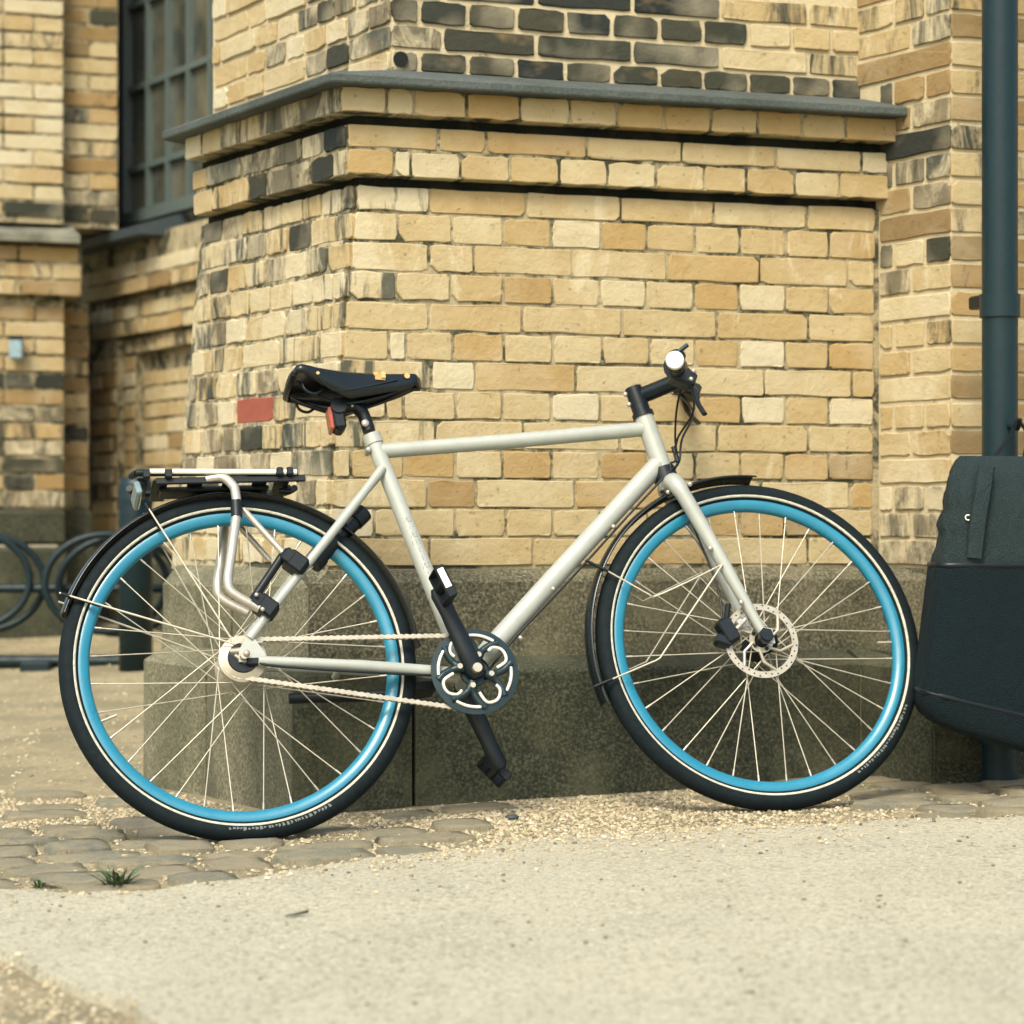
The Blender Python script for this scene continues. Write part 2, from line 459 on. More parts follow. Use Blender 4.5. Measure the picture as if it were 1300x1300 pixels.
footprint_prism(mb, pier_plan(-.022, -.06, depth=.82), 1.534, pier_plan(-.076, -.118, depth=.84), 1.602)
footprint_prism(mb, pier_plan(-.076, -.118, depth=.96), 1.6025, pier_plan(-.076, -.118, depth=.96), 2.6)
mb.build('upper_mortar', M_MORTL, pier, -pier.location)
Z1S = Z1 - .005
mb = MB()  # recessed line under each oversailing course: soot, with the overhang's shadow painted black
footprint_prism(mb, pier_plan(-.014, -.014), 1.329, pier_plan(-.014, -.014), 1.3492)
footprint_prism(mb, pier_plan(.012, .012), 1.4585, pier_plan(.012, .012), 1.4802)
mb.build('soot_shade_joint', M_SOOT_SHADE, pier, -pier.location)

rows = [
 [.169, .396, .624, .854, 1.09, 1.27], [.099, .222, .342, .457, .577, .689, .808, .921, 1.038, 1.147, 1.27],
 [.169, .273, .507, .738, .97, 1.198, 1.268], [.093, .217, .342, .46, .574, .686, .805, .918, 1.035, 1.147, 1.268],
 [.169, .387, .628, .862, 1.094, 1.267], [.077, .116, .225, .344, .46, .58, .695, .808, .918, 1.035, 1.147, 1.267],
 [.175, .276, .515, .744, .982, 1.207, 1.267], [.069, .11, .23, .34, .458, .574, .69, .807, .924, 1.035, 1.147, 1.266],
 [.184, .389, .622, .862, 1.094, 1.265], [-.01, .11, .23, .34, .458, .574, .69, .807, .921, 1.032, 1.147, 1.265],
 [.165, .278, .513, .74, .974, 1.201, 1.264], [.044, .23, .348, .46, .574, .69, .807, .92, 1.032, 1.147, 1.262],
 [.169, .413, .638, .862, 1.094, 1.262]]
pitch = (Z1 - Z0) / 13
JV, JH = .0064, .0058
FRONT_W = [(M_Y, 8), (M_P, .8), (M_O, .8)]
for k, js in enumerate(rows):
    zt = Z1 - pitch * k; zb = zt - pitch + JH
    if k == 0: zt -= .006
    s = -bat((zt + zb) / 2) / .97 + .004
    for i, e in enumerate(js):
        mt = pick([(M_Y, 6), (M_P, .4), (M_O, 2.4), (M_B, .5)] if k >= 9 else FRONT_W)
        if i == 0: mt = pick([(M_YL, 2), (M_RUN, 2), (M_Y, 1)])
        if (k, i) == (1, 4): mt = M_P
        if (k, i) == (3, 7): mt = M_O
        brick(pier, W0, wf, wn, s, e - JV, zb + random.uniform(-.001, .001), zt + random.uniform(-.0012, .0005), 0, mt)
        s = e
corb = [
 (1.3495, 1.4035, .03, .035, [.08, .119, .233, .348, .465, .581, .70, .819, .924, 1.047, 1.162, 1.29], FRONT_W),
 (1.410, 1.4575, .03, .035, [.182, .293, .532, .762, .996, 1.218, 1.29], FRONT_W),
 (1.4805, 1.534, .06, .065, [.055, .116, .238, .362, .479, .592, .707, .821, .938, 1.05, 1.162, 1.30], [(M_Y, 5), (M_O, 2.5), (M_YS, 1.0)])]
for zb, zt, df, dl, js, ws in corb:
    s = (corner(df, dl) - W0).dot(wf) + .003
    for e in js:
        brick(pier, W0, wf, wn, s, e - JV, zb, zt, df, pick(ws), .10); s = e
# dark glazed courses above the coping
DK = [(1.603, 1.645, [.055, .168, .282, .398, .518, .632, .749, .859, .975, 1.087, 1.19, 1.30]),
      (1.655, 1.703, [.0, .223, .4476, .682, .905, 1.13, 1.30]), (1.713, 1.762, [.06, .168, .282, .398, .518, .632, .749, .859, .975, 1.087, 1.19, 1.30]), (1.772, 1.82, [.0, .223, .4476, .682, .905, 1.13, 1.30]), (1.83, 1.878, [.06, .168, .282, .398]), (1.888, 1.936, [.0, .223, .4476]), (1.946, 1.994, [.06, .168])]
for r_, (zb, zt, js) in enumerate(DK):
    s = (corner(-.07, -.112) - W0).dot(wf) + .002
    for e in js:
        if e < s + .04: continue
        mt = M_D
        if r_ >= 1 and s > .88: mt = pick([(M_YS, 1), (M_Y, 2)])
        if s < .14: mt = pick([(M_DL, 1), (M_D, 1)])
        if r_ >= 3 and s <= .88: mt = pick([(M_D, 4), (M_B, 1)])
        brick(pier, W0, wf, wn, s, e - .011, zb, zt, -.07, mt); s = e

# left face, seen at a glance: mostly headers, sooty and limed
la = -lf
def left_face(zb, zt, dl, df, ws, lean, fixed=None, length=.80):
    c = corner(df, dl); d = .004 if lean is None else .004
    first = True
    while d < length:
        L = random.choice([.112, .112, .112, .112, .112, .10, .222]) * random.uniform(.88, 1.05)
        if first: L = random.choice([.06, .105, .2]); first = False
        mt = pick(ws(d))
        if fixed and fixed[0] < d + L * .5 < fixed[1]: L, mt = .205, fixed[2]; fixed = None
        if mt is M_D and L > .15: mt = M_DL
        d1 = min(d + L, length)
        up = (UP - ln * BAT).normalized() if lean else UP
        brick(pier, c, la, ln, -d1, -(d + .009), zb, zt, 0, mt, .06 if lean else .10, .003, up, 1.5)
        d = d1
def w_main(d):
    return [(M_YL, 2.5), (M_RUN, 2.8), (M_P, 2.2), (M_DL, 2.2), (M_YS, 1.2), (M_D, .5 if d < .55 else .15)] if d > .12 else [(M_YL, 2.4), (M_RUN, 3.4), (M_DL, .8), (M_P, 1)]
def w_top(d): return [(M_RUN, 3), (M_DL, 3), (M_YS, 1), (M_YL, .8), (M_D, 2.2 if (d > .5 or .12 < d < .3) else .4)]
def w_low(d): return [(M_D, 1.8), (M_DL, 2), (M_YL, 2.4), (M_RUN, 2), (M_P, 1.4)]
for k in range(13):
    zt = Z1 - pitch * k; zb = zt - pitch + .0095
    if k == 0: zt -= .006
    fixed = (.33, .50, M_RED) if k == 7 else None
    left_face(zb, zt, bat(zb), 0, w_top if k < 3 else (w_low if k > 7 else w_main), True, fixed)
for zb, zt, df, dl, js, ws in corb:
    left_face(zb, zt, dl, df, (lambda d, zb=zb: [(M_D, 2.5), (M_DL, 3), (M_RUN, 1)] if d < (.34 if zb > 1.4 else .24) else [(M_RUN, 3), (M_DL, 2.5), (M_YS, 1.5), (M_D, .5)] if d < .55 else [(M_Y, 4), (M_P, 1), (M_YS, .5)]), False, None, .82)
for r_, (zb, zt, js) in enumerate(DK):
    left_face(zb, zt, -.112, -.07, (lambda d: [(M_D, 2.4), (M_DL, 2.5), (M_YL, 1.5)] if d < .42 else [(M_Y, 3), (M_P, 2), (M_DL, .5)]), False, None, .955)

mb = MB(); hc = W0 + wf * .118 + wn * -.0685 + UP * 1.627      # round weep hole in the corner brick
mb.prism([(.017 * math.cos(t), .017 * math.sin(t)) for t in [k * math.pi / 8 for k in range(16)]], hc, wf, UP, wn, -.02, .0035)
mb.build('weep_hole', plain('deep hole', (0.004, 0.006, 0.005), .9), pier, -pier.location)

# coping: dark grey lip with a weathered slope, two pieces mitred on the corner
def coping_piece(side):
    m = MB(); o = .10
    prof = [(o, 1.5345), (o + .002, 1.5385), (o + .002, 1.552), (o - .006, 1.5575), (-.060, 1.600), (-.085, 1.600), (-.085, 1.5345)]
    vs = []
    for t in (0, 1):
        for (d, z) in prof:
            c = corner(d, d + (.004 if d > 0 else -.045))
            if side == 'front': p = c if t == 0 else Vector((W0 + wf * 1.30 + wn * d))
            else: p = c if t == 0 else c + lf * .90
            vs.append((p.x, p.y, z))
    n = len(prof)
    m.add(vs, [tuple(range(n)), tuple(range(2 * n - 1, n - 1, -1))] + [(i, (i + 1) % n, n + (i + 1) % n, n + i) for i in range(n)])
    return m.build('coping', M_SLATE, pier, -pier.location)
coping_piece('front'); coping_piece('left')

# plinth: big granite blocks with a weathered chamfer
def plinth_block(parent, P, a, nrm, s0, s1, z0, z1, off, ch, mat, name='stone_block', j=.004, corner0=None, corner1=None):
    """block on a face; optional plan corners (front,back pts) for mitred ends"""
    m = MB(); n = 9; vs = []
    prof = [(off - .30, z0), (off + random.uniform(0, .004), z0), (off, (z0 + z1) / 2), (off, z1 - ch[1] - .006), (off - .006, z1 - ch[1]), (off - ch[0], z1), (off - .30, z1)]
    for i in range(n):
        t = i / (n - 1); s = s0 + (s1 - s0) * t
        for q, (d, z) in enumerate(prof):
            w = 0 if i in (0, n - 1) else random.uniform(-j, j) * .5
            wd = random.uniform(-j, j) * .5 if q in (2, 3, 4) else 0
            e = 0.007 if i in (0, n - 1) and q in (1, 2, 3, 4) else 0
            p = P + a * s + nrm * (d - e + wd)
            vs.append((p.x, p.y, z + w * (1 if q >= 3 else 0)))
    K = len(prof)
    fs = [tuple(range(K)), tuple(range(n * K - 1, (n - 1) * K - 1, -1))]
    for i in range(n - 1):
        for q in range(K): fs.append((i * K + q, (i + 1) * K + q, (i + 1) * K + (q + 1) % K, i * K + (q + 1) % K))
    m.add(vs, fs)
    return m.build(name, mat, parent, -parent.location)
UPD, LOD = .10, .20
zu0, zu1, zl0, zl1 = .275, .4815, -.12, .292
sc = (corner(UPD, UPD + .05) - W0).dot(wf)
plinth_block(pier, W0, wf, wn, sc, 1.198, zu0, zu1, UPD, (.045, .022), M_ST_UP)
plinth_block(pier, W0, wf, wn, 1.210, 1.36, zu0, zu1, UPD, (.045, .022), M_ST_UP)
mb = MB()
for s_, d_, z_ in ((1.204, UPD, zu1 - .03), (1.136, LOD, zl1 - .04)):
    mb.box(W0 + wf * s_ + wn * (d_ - .060) + UP * (z_ / 2), (.016, .10, z_), Matrix((wf, -wn, UP)).transposed())
mb.build('pale_joint', M_MORT, pier, -pier.location)
sl = (corner(LOD, LOD + .03) - W0).dot(wf)
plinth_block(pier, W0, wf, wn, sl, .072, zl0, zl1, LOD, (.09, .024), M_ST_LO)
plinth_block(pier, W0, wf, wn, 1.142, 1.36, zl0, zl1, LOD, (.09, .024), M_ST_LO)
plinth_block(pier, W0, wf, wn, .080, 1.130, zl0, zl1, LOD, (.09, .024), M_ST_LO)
cu = corner(UPD, UPD + .05); cl = corner(LOD, LOD + .03)
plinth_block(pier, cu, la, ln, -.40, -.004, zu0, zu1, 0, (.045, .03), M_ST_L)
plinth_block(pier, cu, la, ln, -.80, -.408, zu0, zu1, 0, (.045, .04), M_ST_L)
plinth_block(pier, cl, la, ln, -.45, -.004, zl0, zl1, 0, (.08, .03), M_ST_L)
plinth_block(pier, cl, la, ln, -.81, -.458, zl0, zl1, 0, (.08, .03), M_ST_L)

# ------------------------------------------------------------------ the pilaster on the right with its return face
RL = .25
Pi = W0 + wf * 1.272; Pz = Pi - lf * RL
pil = empty('brick_pilaster', (Pz.x + .2, Pz.y + .1, G(1.1, 5.3)), 'browner brick pilaster with pale joints, right of the buttress behind the drainpipe', 'pilaster')
mb = MB()
def pil_plan(df, dl): 
    c = corner(df, dl, Pz); e = Pz + wf * 1.5 + wn * df; i = c + lf * (RL + .6)
    return [c, e, e - wn * 1.0, i + wf * .3, i]
footprint_prism(mb, pil_plan(-.005, -.005), .47, pil_plan(-.005, -.005), 2.3)
mb.build('mortar', M_MORTL, pil, -pil.location)
k = 0; z = .488
while z < 1.84:
    zt = z + .0635 - .0095
    wsF = [(M_B, 3.4), (M_O, 3), (M_YS, 1.6), (M_Y, .5)]; wsR = [(M_DL, 2.6), (M_YS, 2.2), (M_B, 3.0), (M_Y, .6), (M_D, 1.5 if z > 1.1 else .2), (M_YL, .8)]
    if z < .62: wsR = [(M_D, 1), (M_DL, 1.5), (M_YL, 2)]
    if 0.62 < z < 1.1: wsR = [(M_YL, 2), (M_Y, 3), (M_YS, 2), (M_O, 1)]
    js = [(.004, RL)] if k % 3 == 0 else ([(.004, .112), (.121, RL)] if k % 3 == 1 else [(.004, .05), (.06, .16), (.168, RL)])
    if z > 1.585: js = [(-.10 if a_ == .004 else a_, b_) for a_, b_ in js]
    for a_, b_ in js: brick(pil, Pi, la, ln, a_, b_ - .004, z, zt, 0, pick(wsR), .05, .002)
    js = [(.003, .115), (.124, .35), (.36, .47), (.479, .705), (.714, .94), (.949, 1.06)] if k % 2 else [(.003, .228), (.237, .345), (.354, .58), (.589, .70), (.709, .935), (.944, 1.17)]
    for a_, b_ in js: brick(pil, Pz, wf, wn, a_, b_, z, zt, 0, pick(wsF), .05, .002)
    z += .0635; k += 1
cu = corner(UPD, UPD, Pz); cl = corner(.18, .18, Pz)
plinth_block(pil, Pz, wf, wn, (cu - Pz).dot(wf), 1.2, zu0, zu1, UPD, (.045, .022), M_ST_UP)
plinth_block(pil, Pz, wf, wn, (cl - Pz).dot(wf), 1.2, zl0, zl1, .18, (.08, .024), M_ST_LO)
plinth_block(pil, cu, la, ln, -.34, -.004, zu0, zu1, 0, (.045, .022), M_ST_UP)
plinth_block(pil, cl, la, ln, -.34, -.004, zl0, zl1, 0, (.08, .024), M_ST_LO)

# ------------------------------------------------------------------ far wall with window and blind niche (behind, left)
PA = Vector((-1.398, 9.2, 0))           # t runs towards the camera along la
fwall = empty('church_wall', (PA.x, PA.y, G(PA.x, PA.y)), 'far yellow brick wall with a barred window above a blind niche, left of the buttress', 'wall')
def fbox(mb, t0, t1, z0, z1, d0, d1, mi=0):
    pts = [PA + la * t + ln * d + UP * z for t in (t0, t1) for d in (d0, d1) for z in (z0, z1)]
    mb.add(pts, [(0, 1, 3, 2), (4, 6, 7, 5), (0, 4, 5, 1), (2, 3, 7, 6), (0, 2, 6, 4), (1, 5, 7, 3)], mi)
CP = .0654
ZS = 1.725                              # underside of the sill
NI = (-.30, 1.30)                       # niche range
mb = MB()
fbox(mb, -1.1, 1.5, -.1, 1.50, -.6, -.075)            # back of the niche
fbox(mb, -1.1, NI[0] - .12, -.1, 1.34, -.074, -.006)  # left jamb
fbox(mb, NI[0] - .12, NI[0], -.1, 1.27, -.074, -.035)
fbox(mb, NI[0] - .12, 1.5, 1.275, 1.34, -.074, -.035)
fbox(mb, -1.1, 1.5, 1.345, 1.50, -.074, -.006)
fbox(mb, -1.1, 1.5, 1.505, ZS, -.6, .028)
fbox(mb, -1.1, -.46, ZS + .002, 3.5, -.6, -.10)
fbox(mb, .626, 1.5, ZS + .002, 3.5, -.6, -.045)
mb.build('mortar', M_MORT, fwall, -fwall.location)
FW = [(M_Y, 6), (M_P, 2), (M_O, 1.5), (M_YS, 1.2), (M_B, .6)]
def fcourse(z, t0, t1, off, odd, ws=FW, hd=False):
    t = t0
    while t < t1 - .02:
        L = .115 if (hd or (odd and random.random() < .8) or random.random() < .2) else .232
        e = min(t + L, t1)
        brick(fwall, PA, la, ln, t + .004, e - .004, z, z + CP - .010, off, pick(ws), .05, .004); t = e
for k in range(19):
    z = .03 + k * CP
    if z + CP < 1.27: fcourse(z, NI[0], .80, -.07, k % 2)
    if z + CP < 1.34: fcourse(z, -.70, NI[0] - .125, 0, k % 2)
    if z + CP < 1.275: fcourse(z, NI[0] - .12, NI[0] - .002, -.030, 1)
fcourse(1.277, NI[0] - .12, .80, -.030, 0, [(M_YS, 2), (M_DL, 2), (M_B, 1)])
for i, z in enumerate((1.347, 1.412)): fcourse(z, -.70, .80, 0, i)
for i, z in enumerate((1.507, 1.572, 1.640)): fcourse(z, -.72, .80, .035 if i < 2 else .02, i, FW if i < 2 else [(M_YS, 2), (M_DL, 1.5), (M_Y, 1)])
mb = MB()
prof = [(.13, ZS - .02), (.135, ZS + .015), (-.06, ZS + .075), (-.06, ZS - .02)]
vs = [PA + la * t + ln * d + UP * z for t in (-.80, .13) for d, z in prof]
mb.add(vs, [(0, 1, 2, 3), (7, 6, 5, 4)] + [(i, (i + 1) % 4, 4 + (i + 1) % 4, 4 + i) for i in range(4)])
M_SILL = plain('dark slate sill', (0.045, 0.062, 0.068), .5)
mb.build('sill', M_SILL, fwall, -fwall.location)
M_IRON = plain('grey green iron', (0.085, 0.112, 0.105), .5, 0, .5)
M_PANE = NT('old window glass'); co = M_PANE.coords('obj', False)
M_PANE.base(M_PANE.ramp(M_PANE.noise(co, 3.0, 3), [(0.35, (0.035, 0.042, 0.034)), (0.65, (0.13, 0.125, 0.088))]))
M_PANE = M_PANE.set(.18, 0, .6)
win = MB()
for t in (-.445, .60): fbox(win, t - .025, t + .025, ZS + .08, 3.4, -.09, -.03)
fbox(win, -.419, .574, ZS + .08, ZS + .13, -.09, -.03)
win = win.build('window', M_IRON, fwall, -fwall.location)
bt = [-.419, -.22, -.02, .18, .38, .574]
bz = [ZS + .13, 2.03, 2.36, 2.70, 3.04, 3.40]
for t in bt[1:-1]:
    m = MB(); fbox(m, t - .011, t + .011, ZS + .131, 3.4, -.085, -.045); m.build('glazing_bar', M_IRON, win)
for z in bz[1:-1]:
    m = MB(); fbox(m, -.418, .573, z - .012, z + .012, -.083, -.047); m.build('glazing_bar', M_IRON, win)
for i in range(5):
    for j in range(5):
        m = MB(); fbox(m, bt[i] + .0005, bt[i + 1] - .0005, bz[j] + .0005, bz[j + 1] - .0005, -.072, -.068); m.build('pane', M_PANE, win)

# square corner pier left of that wall, faces the camera
fb = empty('corner_pier', (-1.9, 9.4, G(-1.9, 9.3)), 'far brick corner pier with a stone ledge, at the left picture edge', 'pier')
PB = Vector((-1.735, 9.05, 0))          # right front edge of the pier shaft, s negative to the left
def bbox_(mb, s0, s1, z0, z1, d0, d1):
    pts = [PB + wf * s + wn * d + UP * z for s in (s0, s1) for d in (d0, d1) for z in (z0, z1)]
    mb.add(pts, [(0, 1, 3, 2), (4, 6, 7, 5), (0, 4, 5, 1), (2, 3, 7, 6), (0, 2, 6, 4), (1, 5, 7, 3)])
mb = MB()
bbox_(mb, -1.2, -.003, .64, 1.46, -.5, -.006); bbox_(mb, -.6, .12, .64, 1.46, -.9, -.206)
bbox_(mb, -1.2, .06, 1.462, 1.655, -.5, .034)
bbox_(mb, -1.2, .0, 1.75, 3.5, -.5, -.046); bbox_(mb, -.6, .226, 1.75, 3.5, -.9, -.146)
mb.build('mortar', M_MORT, fb, -fb.location)
def bcourse(z, s0, s1, off, odd, ws):
    s = s1; L = .115 if odd else .232
    while s > s0:
        e = max(s - L, s0); brick(fb, PB, wf, wn, e + .004, s - .004, z, z + CP - .011, off, pick(ws), .05, .004); s = e; L = random.choice([.115, .232, .232])
BW = [(M_Y, 4), (M_YS, 2.4), (M_B, 2), (M_O, 1.2), (M_DL, .6)]; BD = [(M_B, 4), (M_YS, 1.6), (M_D, 2.8), (M_DL, 1.6)]
for k in range(12):
    z = .65 + k * CP
    bcourse(z, -.66, 0, 0, k % 2, BW if z > 1.14 else [(M_B, 3), (M_DL, 2.4), (M_YS, 1.6), (M_D, 2.2)])
    bcourse(z, .0, .12, -.20, (k + 1) % 2, BD)  # recessed panel: darker bricks stand in for the shade in there
for i, z in enumerate((1.464, 1.529)): bcourse(z, -.66, .06, .04, i, [(M_YS, 2), (M_B, 2), (M_DL, 2)])
bcourse(1.596, -.42, .05, .04, 0, [(M_O, 2), (M_B, 2), (M_YS, 1)])
for k in range(17):
    z = 1.775 + k * CP
    bcourse(z, -.66, 0, -.04, k % 2, [(M_Y, 5), (M_P, 2), (M_YS, 1)] if k else [(M_D, 2), (M_YS, 1)])
    bcourse(z, .0, .226, -.14, (k + 1) % 2, [(M_Y, 1.2), (M_YS, 2.6), (M_B, 3), (M_O, 1), (M_D, .9), (M_DL, 1)] if k else [(M_D, 1)])
mb = MB()
pts = [(.10, 1.662), (.10, 1.69), (-.20, 1.772), (-.20, 1.662)]
vs = [PB + wf * s + wn * d + UP * z for s in (-1.2, .045) for d, z in pts]
mb.add(vs, [(0, 1, 2, 3), (7, 6, 5, 4)] + [(i, (i + 1) % 4, 4 + (i + 1) % 4, 4 + i) for i in range(4)])
mb.build('ledge', plain('weathered stone ledge', (0.17, 0.17, 0.13), .85, 0, .3, 0, .5, 9), fb, -fb.location)
def small_block(parent, P, a, nrm, s0, s1, z0, z1, off, mat):
    m = MB(); c = P + a * ((s0 + s1) / 2) + nrm * (off - .15) + UP * ((z0 + z1) / 2)
    m.box(c, (s1 - s0, .30, z1 - z0), Matrix((a, -nrm, UP)).transposed(), 0, .012); return m.build('stone_block', mat, parent, -parent.location)
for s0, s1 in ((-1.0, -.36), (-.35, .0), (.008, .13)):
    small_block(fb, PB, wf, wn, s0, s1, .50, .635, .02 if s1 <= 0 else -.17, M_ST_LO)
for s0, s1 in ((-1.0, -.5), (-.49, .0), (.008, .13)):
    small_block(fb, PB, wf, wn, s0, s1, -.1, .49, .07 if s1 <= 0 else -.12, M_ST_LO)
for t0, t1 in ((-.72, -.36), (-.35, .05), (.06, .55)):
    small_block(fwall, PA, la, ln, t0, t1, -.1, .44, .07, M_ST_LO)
lampo = empty('wall_lamp', PB + wf * -.19 + wn * .05 + UP * 1.25, 'small blue-grey lantern fixed on the far corner pier under its ledge', 'lamp')
lm = MB(); M_LAMP = plain('blue grey lantern glass', (0.22, 0.32, 0.36), .3); M_BLK = plain('black metal', (0.005, 0.009, 0.011), .38, 0, .35)
lm.box((0, 0, 0), (.05, .05, .08), None, 0, .008); lm.build('lantern', M_LAMP, lampo)
lm = MB(); lm.box((0, 0, .046), (.06, .06, .012), None, 0, .004); lm.box((0, .03, .0), (.02, .10, .02), None, 0, .003); lm.build('bracket', M_BLK, lampo)

# ------------------------------------------------------------------ street furniture behind
M_BOLL = plain('dark teal paint', (0.004, 0.020, 0.026), .45, 0, .3, .1)
bx, by = -1.257, 7.79
boll = empty('bollard', (bx, by, G(bx, by)), 'round dark teal bollard standing behind the rear wheel', 'bollard')
mb = MB(); H_ = .645
for (r, z0, z1) in ((.056, -.05, H_),):
    prof = [(0.0, -.05), (.056, -.05), (.056, H_ - .03), (.05, H_ - .008), (.035, H_), (0.0, H_)]
    n = 28; vs = []
    for i in range(n):
        a = 2 * math.pi * i / n
        for (rr, z) in prof: vs.append((rr * math.cos(a), rr * math.sin(a), z))
    Kp = len(prof)
    mb.add(vs, [(i * Kp + q, ((i + 1) % n) * Kp + q, ((i + 1) % n) * Kp + q + 1, i * Kp + q + 1) for i in range(n) for q in range(Kp - 1)], 0, True)
mb.build('post', M_BOLL, boll)
mb = MB(); mb.tube([(0, 0, H_ - .09), (0, 0, H_ - .075)], .0585, 28); mb.build('collar', M_BOLL, boll)

rack = empty('bicycle_stand', (-1.55, 7.95, G(-1.55, 7.95)), 'low dark teal ring bicycle stand beside the bollard', 'bike stand')
M_STEEL = plain('dark painted steel', (0.006, 0.018, 0.022), .45, 0, .3)
gz0 = G(-1.55, 7.95)
def hoop(cx, cy, cz, rx, rz, yaw, name='hoop'):
    m = MB(); pts = []
    for i in range(40):
        a = 2 * math.pi * i / 40
        pts.append((cx + rx * math.cos(a) * math.cos(yaw), cy + rx * math.cos(a) * math.sin(yaw), cz + rz * math.sin(a)))
    m.tube(pts, .013, 10, closed=True); return m.build(name, M_STEEL, rack)
zr = CAM_H - (740 - 664) / 2960 * 7.95 - gz0
hoop(.17, -.02, zr, .205, .165, R(12)); hoop(.205, .05, zr - .01, .205, .165, R(12))
hoop(-.30, -.02, zr + .01, .205, .165, R(12)); hoop(-.265, .05, zr, .205, .165, R(12))
m = MB(); m.tube([(-.75, 0, .02), (.34, 0.02, .02)], .022, 10); m.tube([(-.75, .03, zr - .02), (.36, .05, zr - .02)], .016, 10); m.build('rail', M_STEEL, rack)
m = MB()
for x in (-.5, -.06, .34): m.box((x, .02, .0), (.10, .22, .05), None, 0, .008)
m.build('foot', M_STEEL, rack)

# drainpipe at the right
pp = Pz + wf * -.008 + wn * .235
pipe = empty('drainpipe', (pp.x, pp.y, G(pp.x, pp.y)), 'dark blue-green drainpipe running down the pilaster at the right edge', 'drainpipe')
m = MB(); zt = 2.3 - pipe.location.z
m.tube([(0, 0, -.02), (0, 0, zt)], .039, 24, 0); m.build('pipe', M_BOLL, pipe)
for z in (.09, 1.02):
    m = MB(); m.tube([(0, 0, z), (0, 0, z + .05)], .044, 24); m.build('socket', M_BOLL, pipe)
m = MB()
for z in (1.06,):
    m.box(tuple(-wn * .075 + UP * z), (.03, .075, .03), Matrix((wf, -wn, UP)).transposed(), 0, .004)
    m.build('bracket', M_BLK, pipe); m = MB()
    m.tube([tuple(wn * .042 + UP * (z - .28)), tuple(wn * .075 + UP * (z - .285)), tuple(wn * .085 + UP * (z - .265))], .006, 8)
m.build('hook', M_BLK, pipe)

# ------------------------------------------------------------------ the bicycle
e1 = Vector((0.97111332, 0.2371529, 0.02640871)); e2 = Vector((-0.21506441, 0.91782242, -0.33369044)); e3 = Vector((-0.10337416, 0.31837165, 0.94231273))
BO = Vector((-0.50009073, 4.49103627, -0.02962939))
bike = empty('bicycle', BO, 'silver-grey city bicycle with bright blue rims leaning against the brick buttress', 'bicycle')
Mb = Matrix((e1, e2, e3)).transposed().to_4x4(); Mb.translation = BO
bike.matrix_world = Mb
def frame_paint():
    m = NT('silver grey paint'); co = m.coords('obj', False)
    m.base(m.ramp(m.noise(co, 25, 4), [(0.3, (0.325, 0.345, 0.305)), (0.7, (0.37, 0.388, 0.345))]))
    return m.set(.45, .08, .5, .15, .2)
M_FRAME = frame_paint()
M_SILV = plain('bare aluminium', (0.48, 0.45, 0.38), .34, .55, .5)
M_CREAM = plain('warm polished steel', (0.43, 0.39, 0.30), .34, .45, .5)
M_SPOKE = plain('stainless spoke', (0.46, 0.425, 0.33), .32, .35, .5)
M_TYRE = plain('tyre rubber', (0.004, 0.009, 0.011), .75, 0, .18, 0, .25, 90)
M_STRIPE = plain('reflective tyre stripe', (0.46, 0.45, 0.36), .55, 0, .4, 0, .2, 120)
M_MARK = plain('grey sidewall print', (0.12, 0.13, 0.115), .7)
M_RUB = plain('black plastic', (0.004, 0.008, 0.010), .42, 0, .3)
M_GLOSS = plain('gloss black mudguard', (0.004, 0.008, 0.010), .28, 0, .35, .15)
M_LEATH = plain('black leather', (0.004, 0.007, 0.008), .30, 0, .4, .15, .2, 30)
M_TEAL = plain('black anodised chainring', (0.010, 0.026, 0.030), .36, .2, .4)
M_WHITE = plain('white plastic', (0.80, 0.78, 0.70), .4, 0, .5, 0, .03)
M_COPPER = plain('copper rivet', (0.62, 0.36, 0.13), .35, .4, .5)
M_REDL = plain('red lens', (0.34, 0.055, 0.02), .2, 0, .5, .4)
def rim_paint():
    m = NT('blue rim paint'); co = m.coords('obj', False)
    m.base(m.ramp(m.noise(co, 40, 3), [(0.3, (0.006, 0.165, 0.262)), (0.7, (0.009, 0.190, 0.292))]))
    d = m.ramp(m.noise(co, 30, 5, .7), [(0.35, .26), (0.7, .5)])
    m.l(d, m.b.inputs['Roughness'])
    return m.set(.3, 0.0, .55, .35, .15)
M_RIM = rim_paint()

RW = .353
ax_r = (0, 0, RW); ax_f = (1.0837, 0, RW)

def spoke_mesh(side, sign, flange, lat):
    ra = 0.0; ha = sign * R(62)
    p0 = (flange * math.cos(ha), side * lat, flange * math.sin(ha)); p1 = (.2932, side * .003, 0)
    m = MB(); m.tube([p0, p1], .0013, 6, 0)
    d = (Vector(p1) - Vector(p0)).normalized(); m.tube([Vector(p1) - d * .014, p1], .0023, 6, 1)
    return m.mesh('spoke', [M_SPOKE, M_SILV])

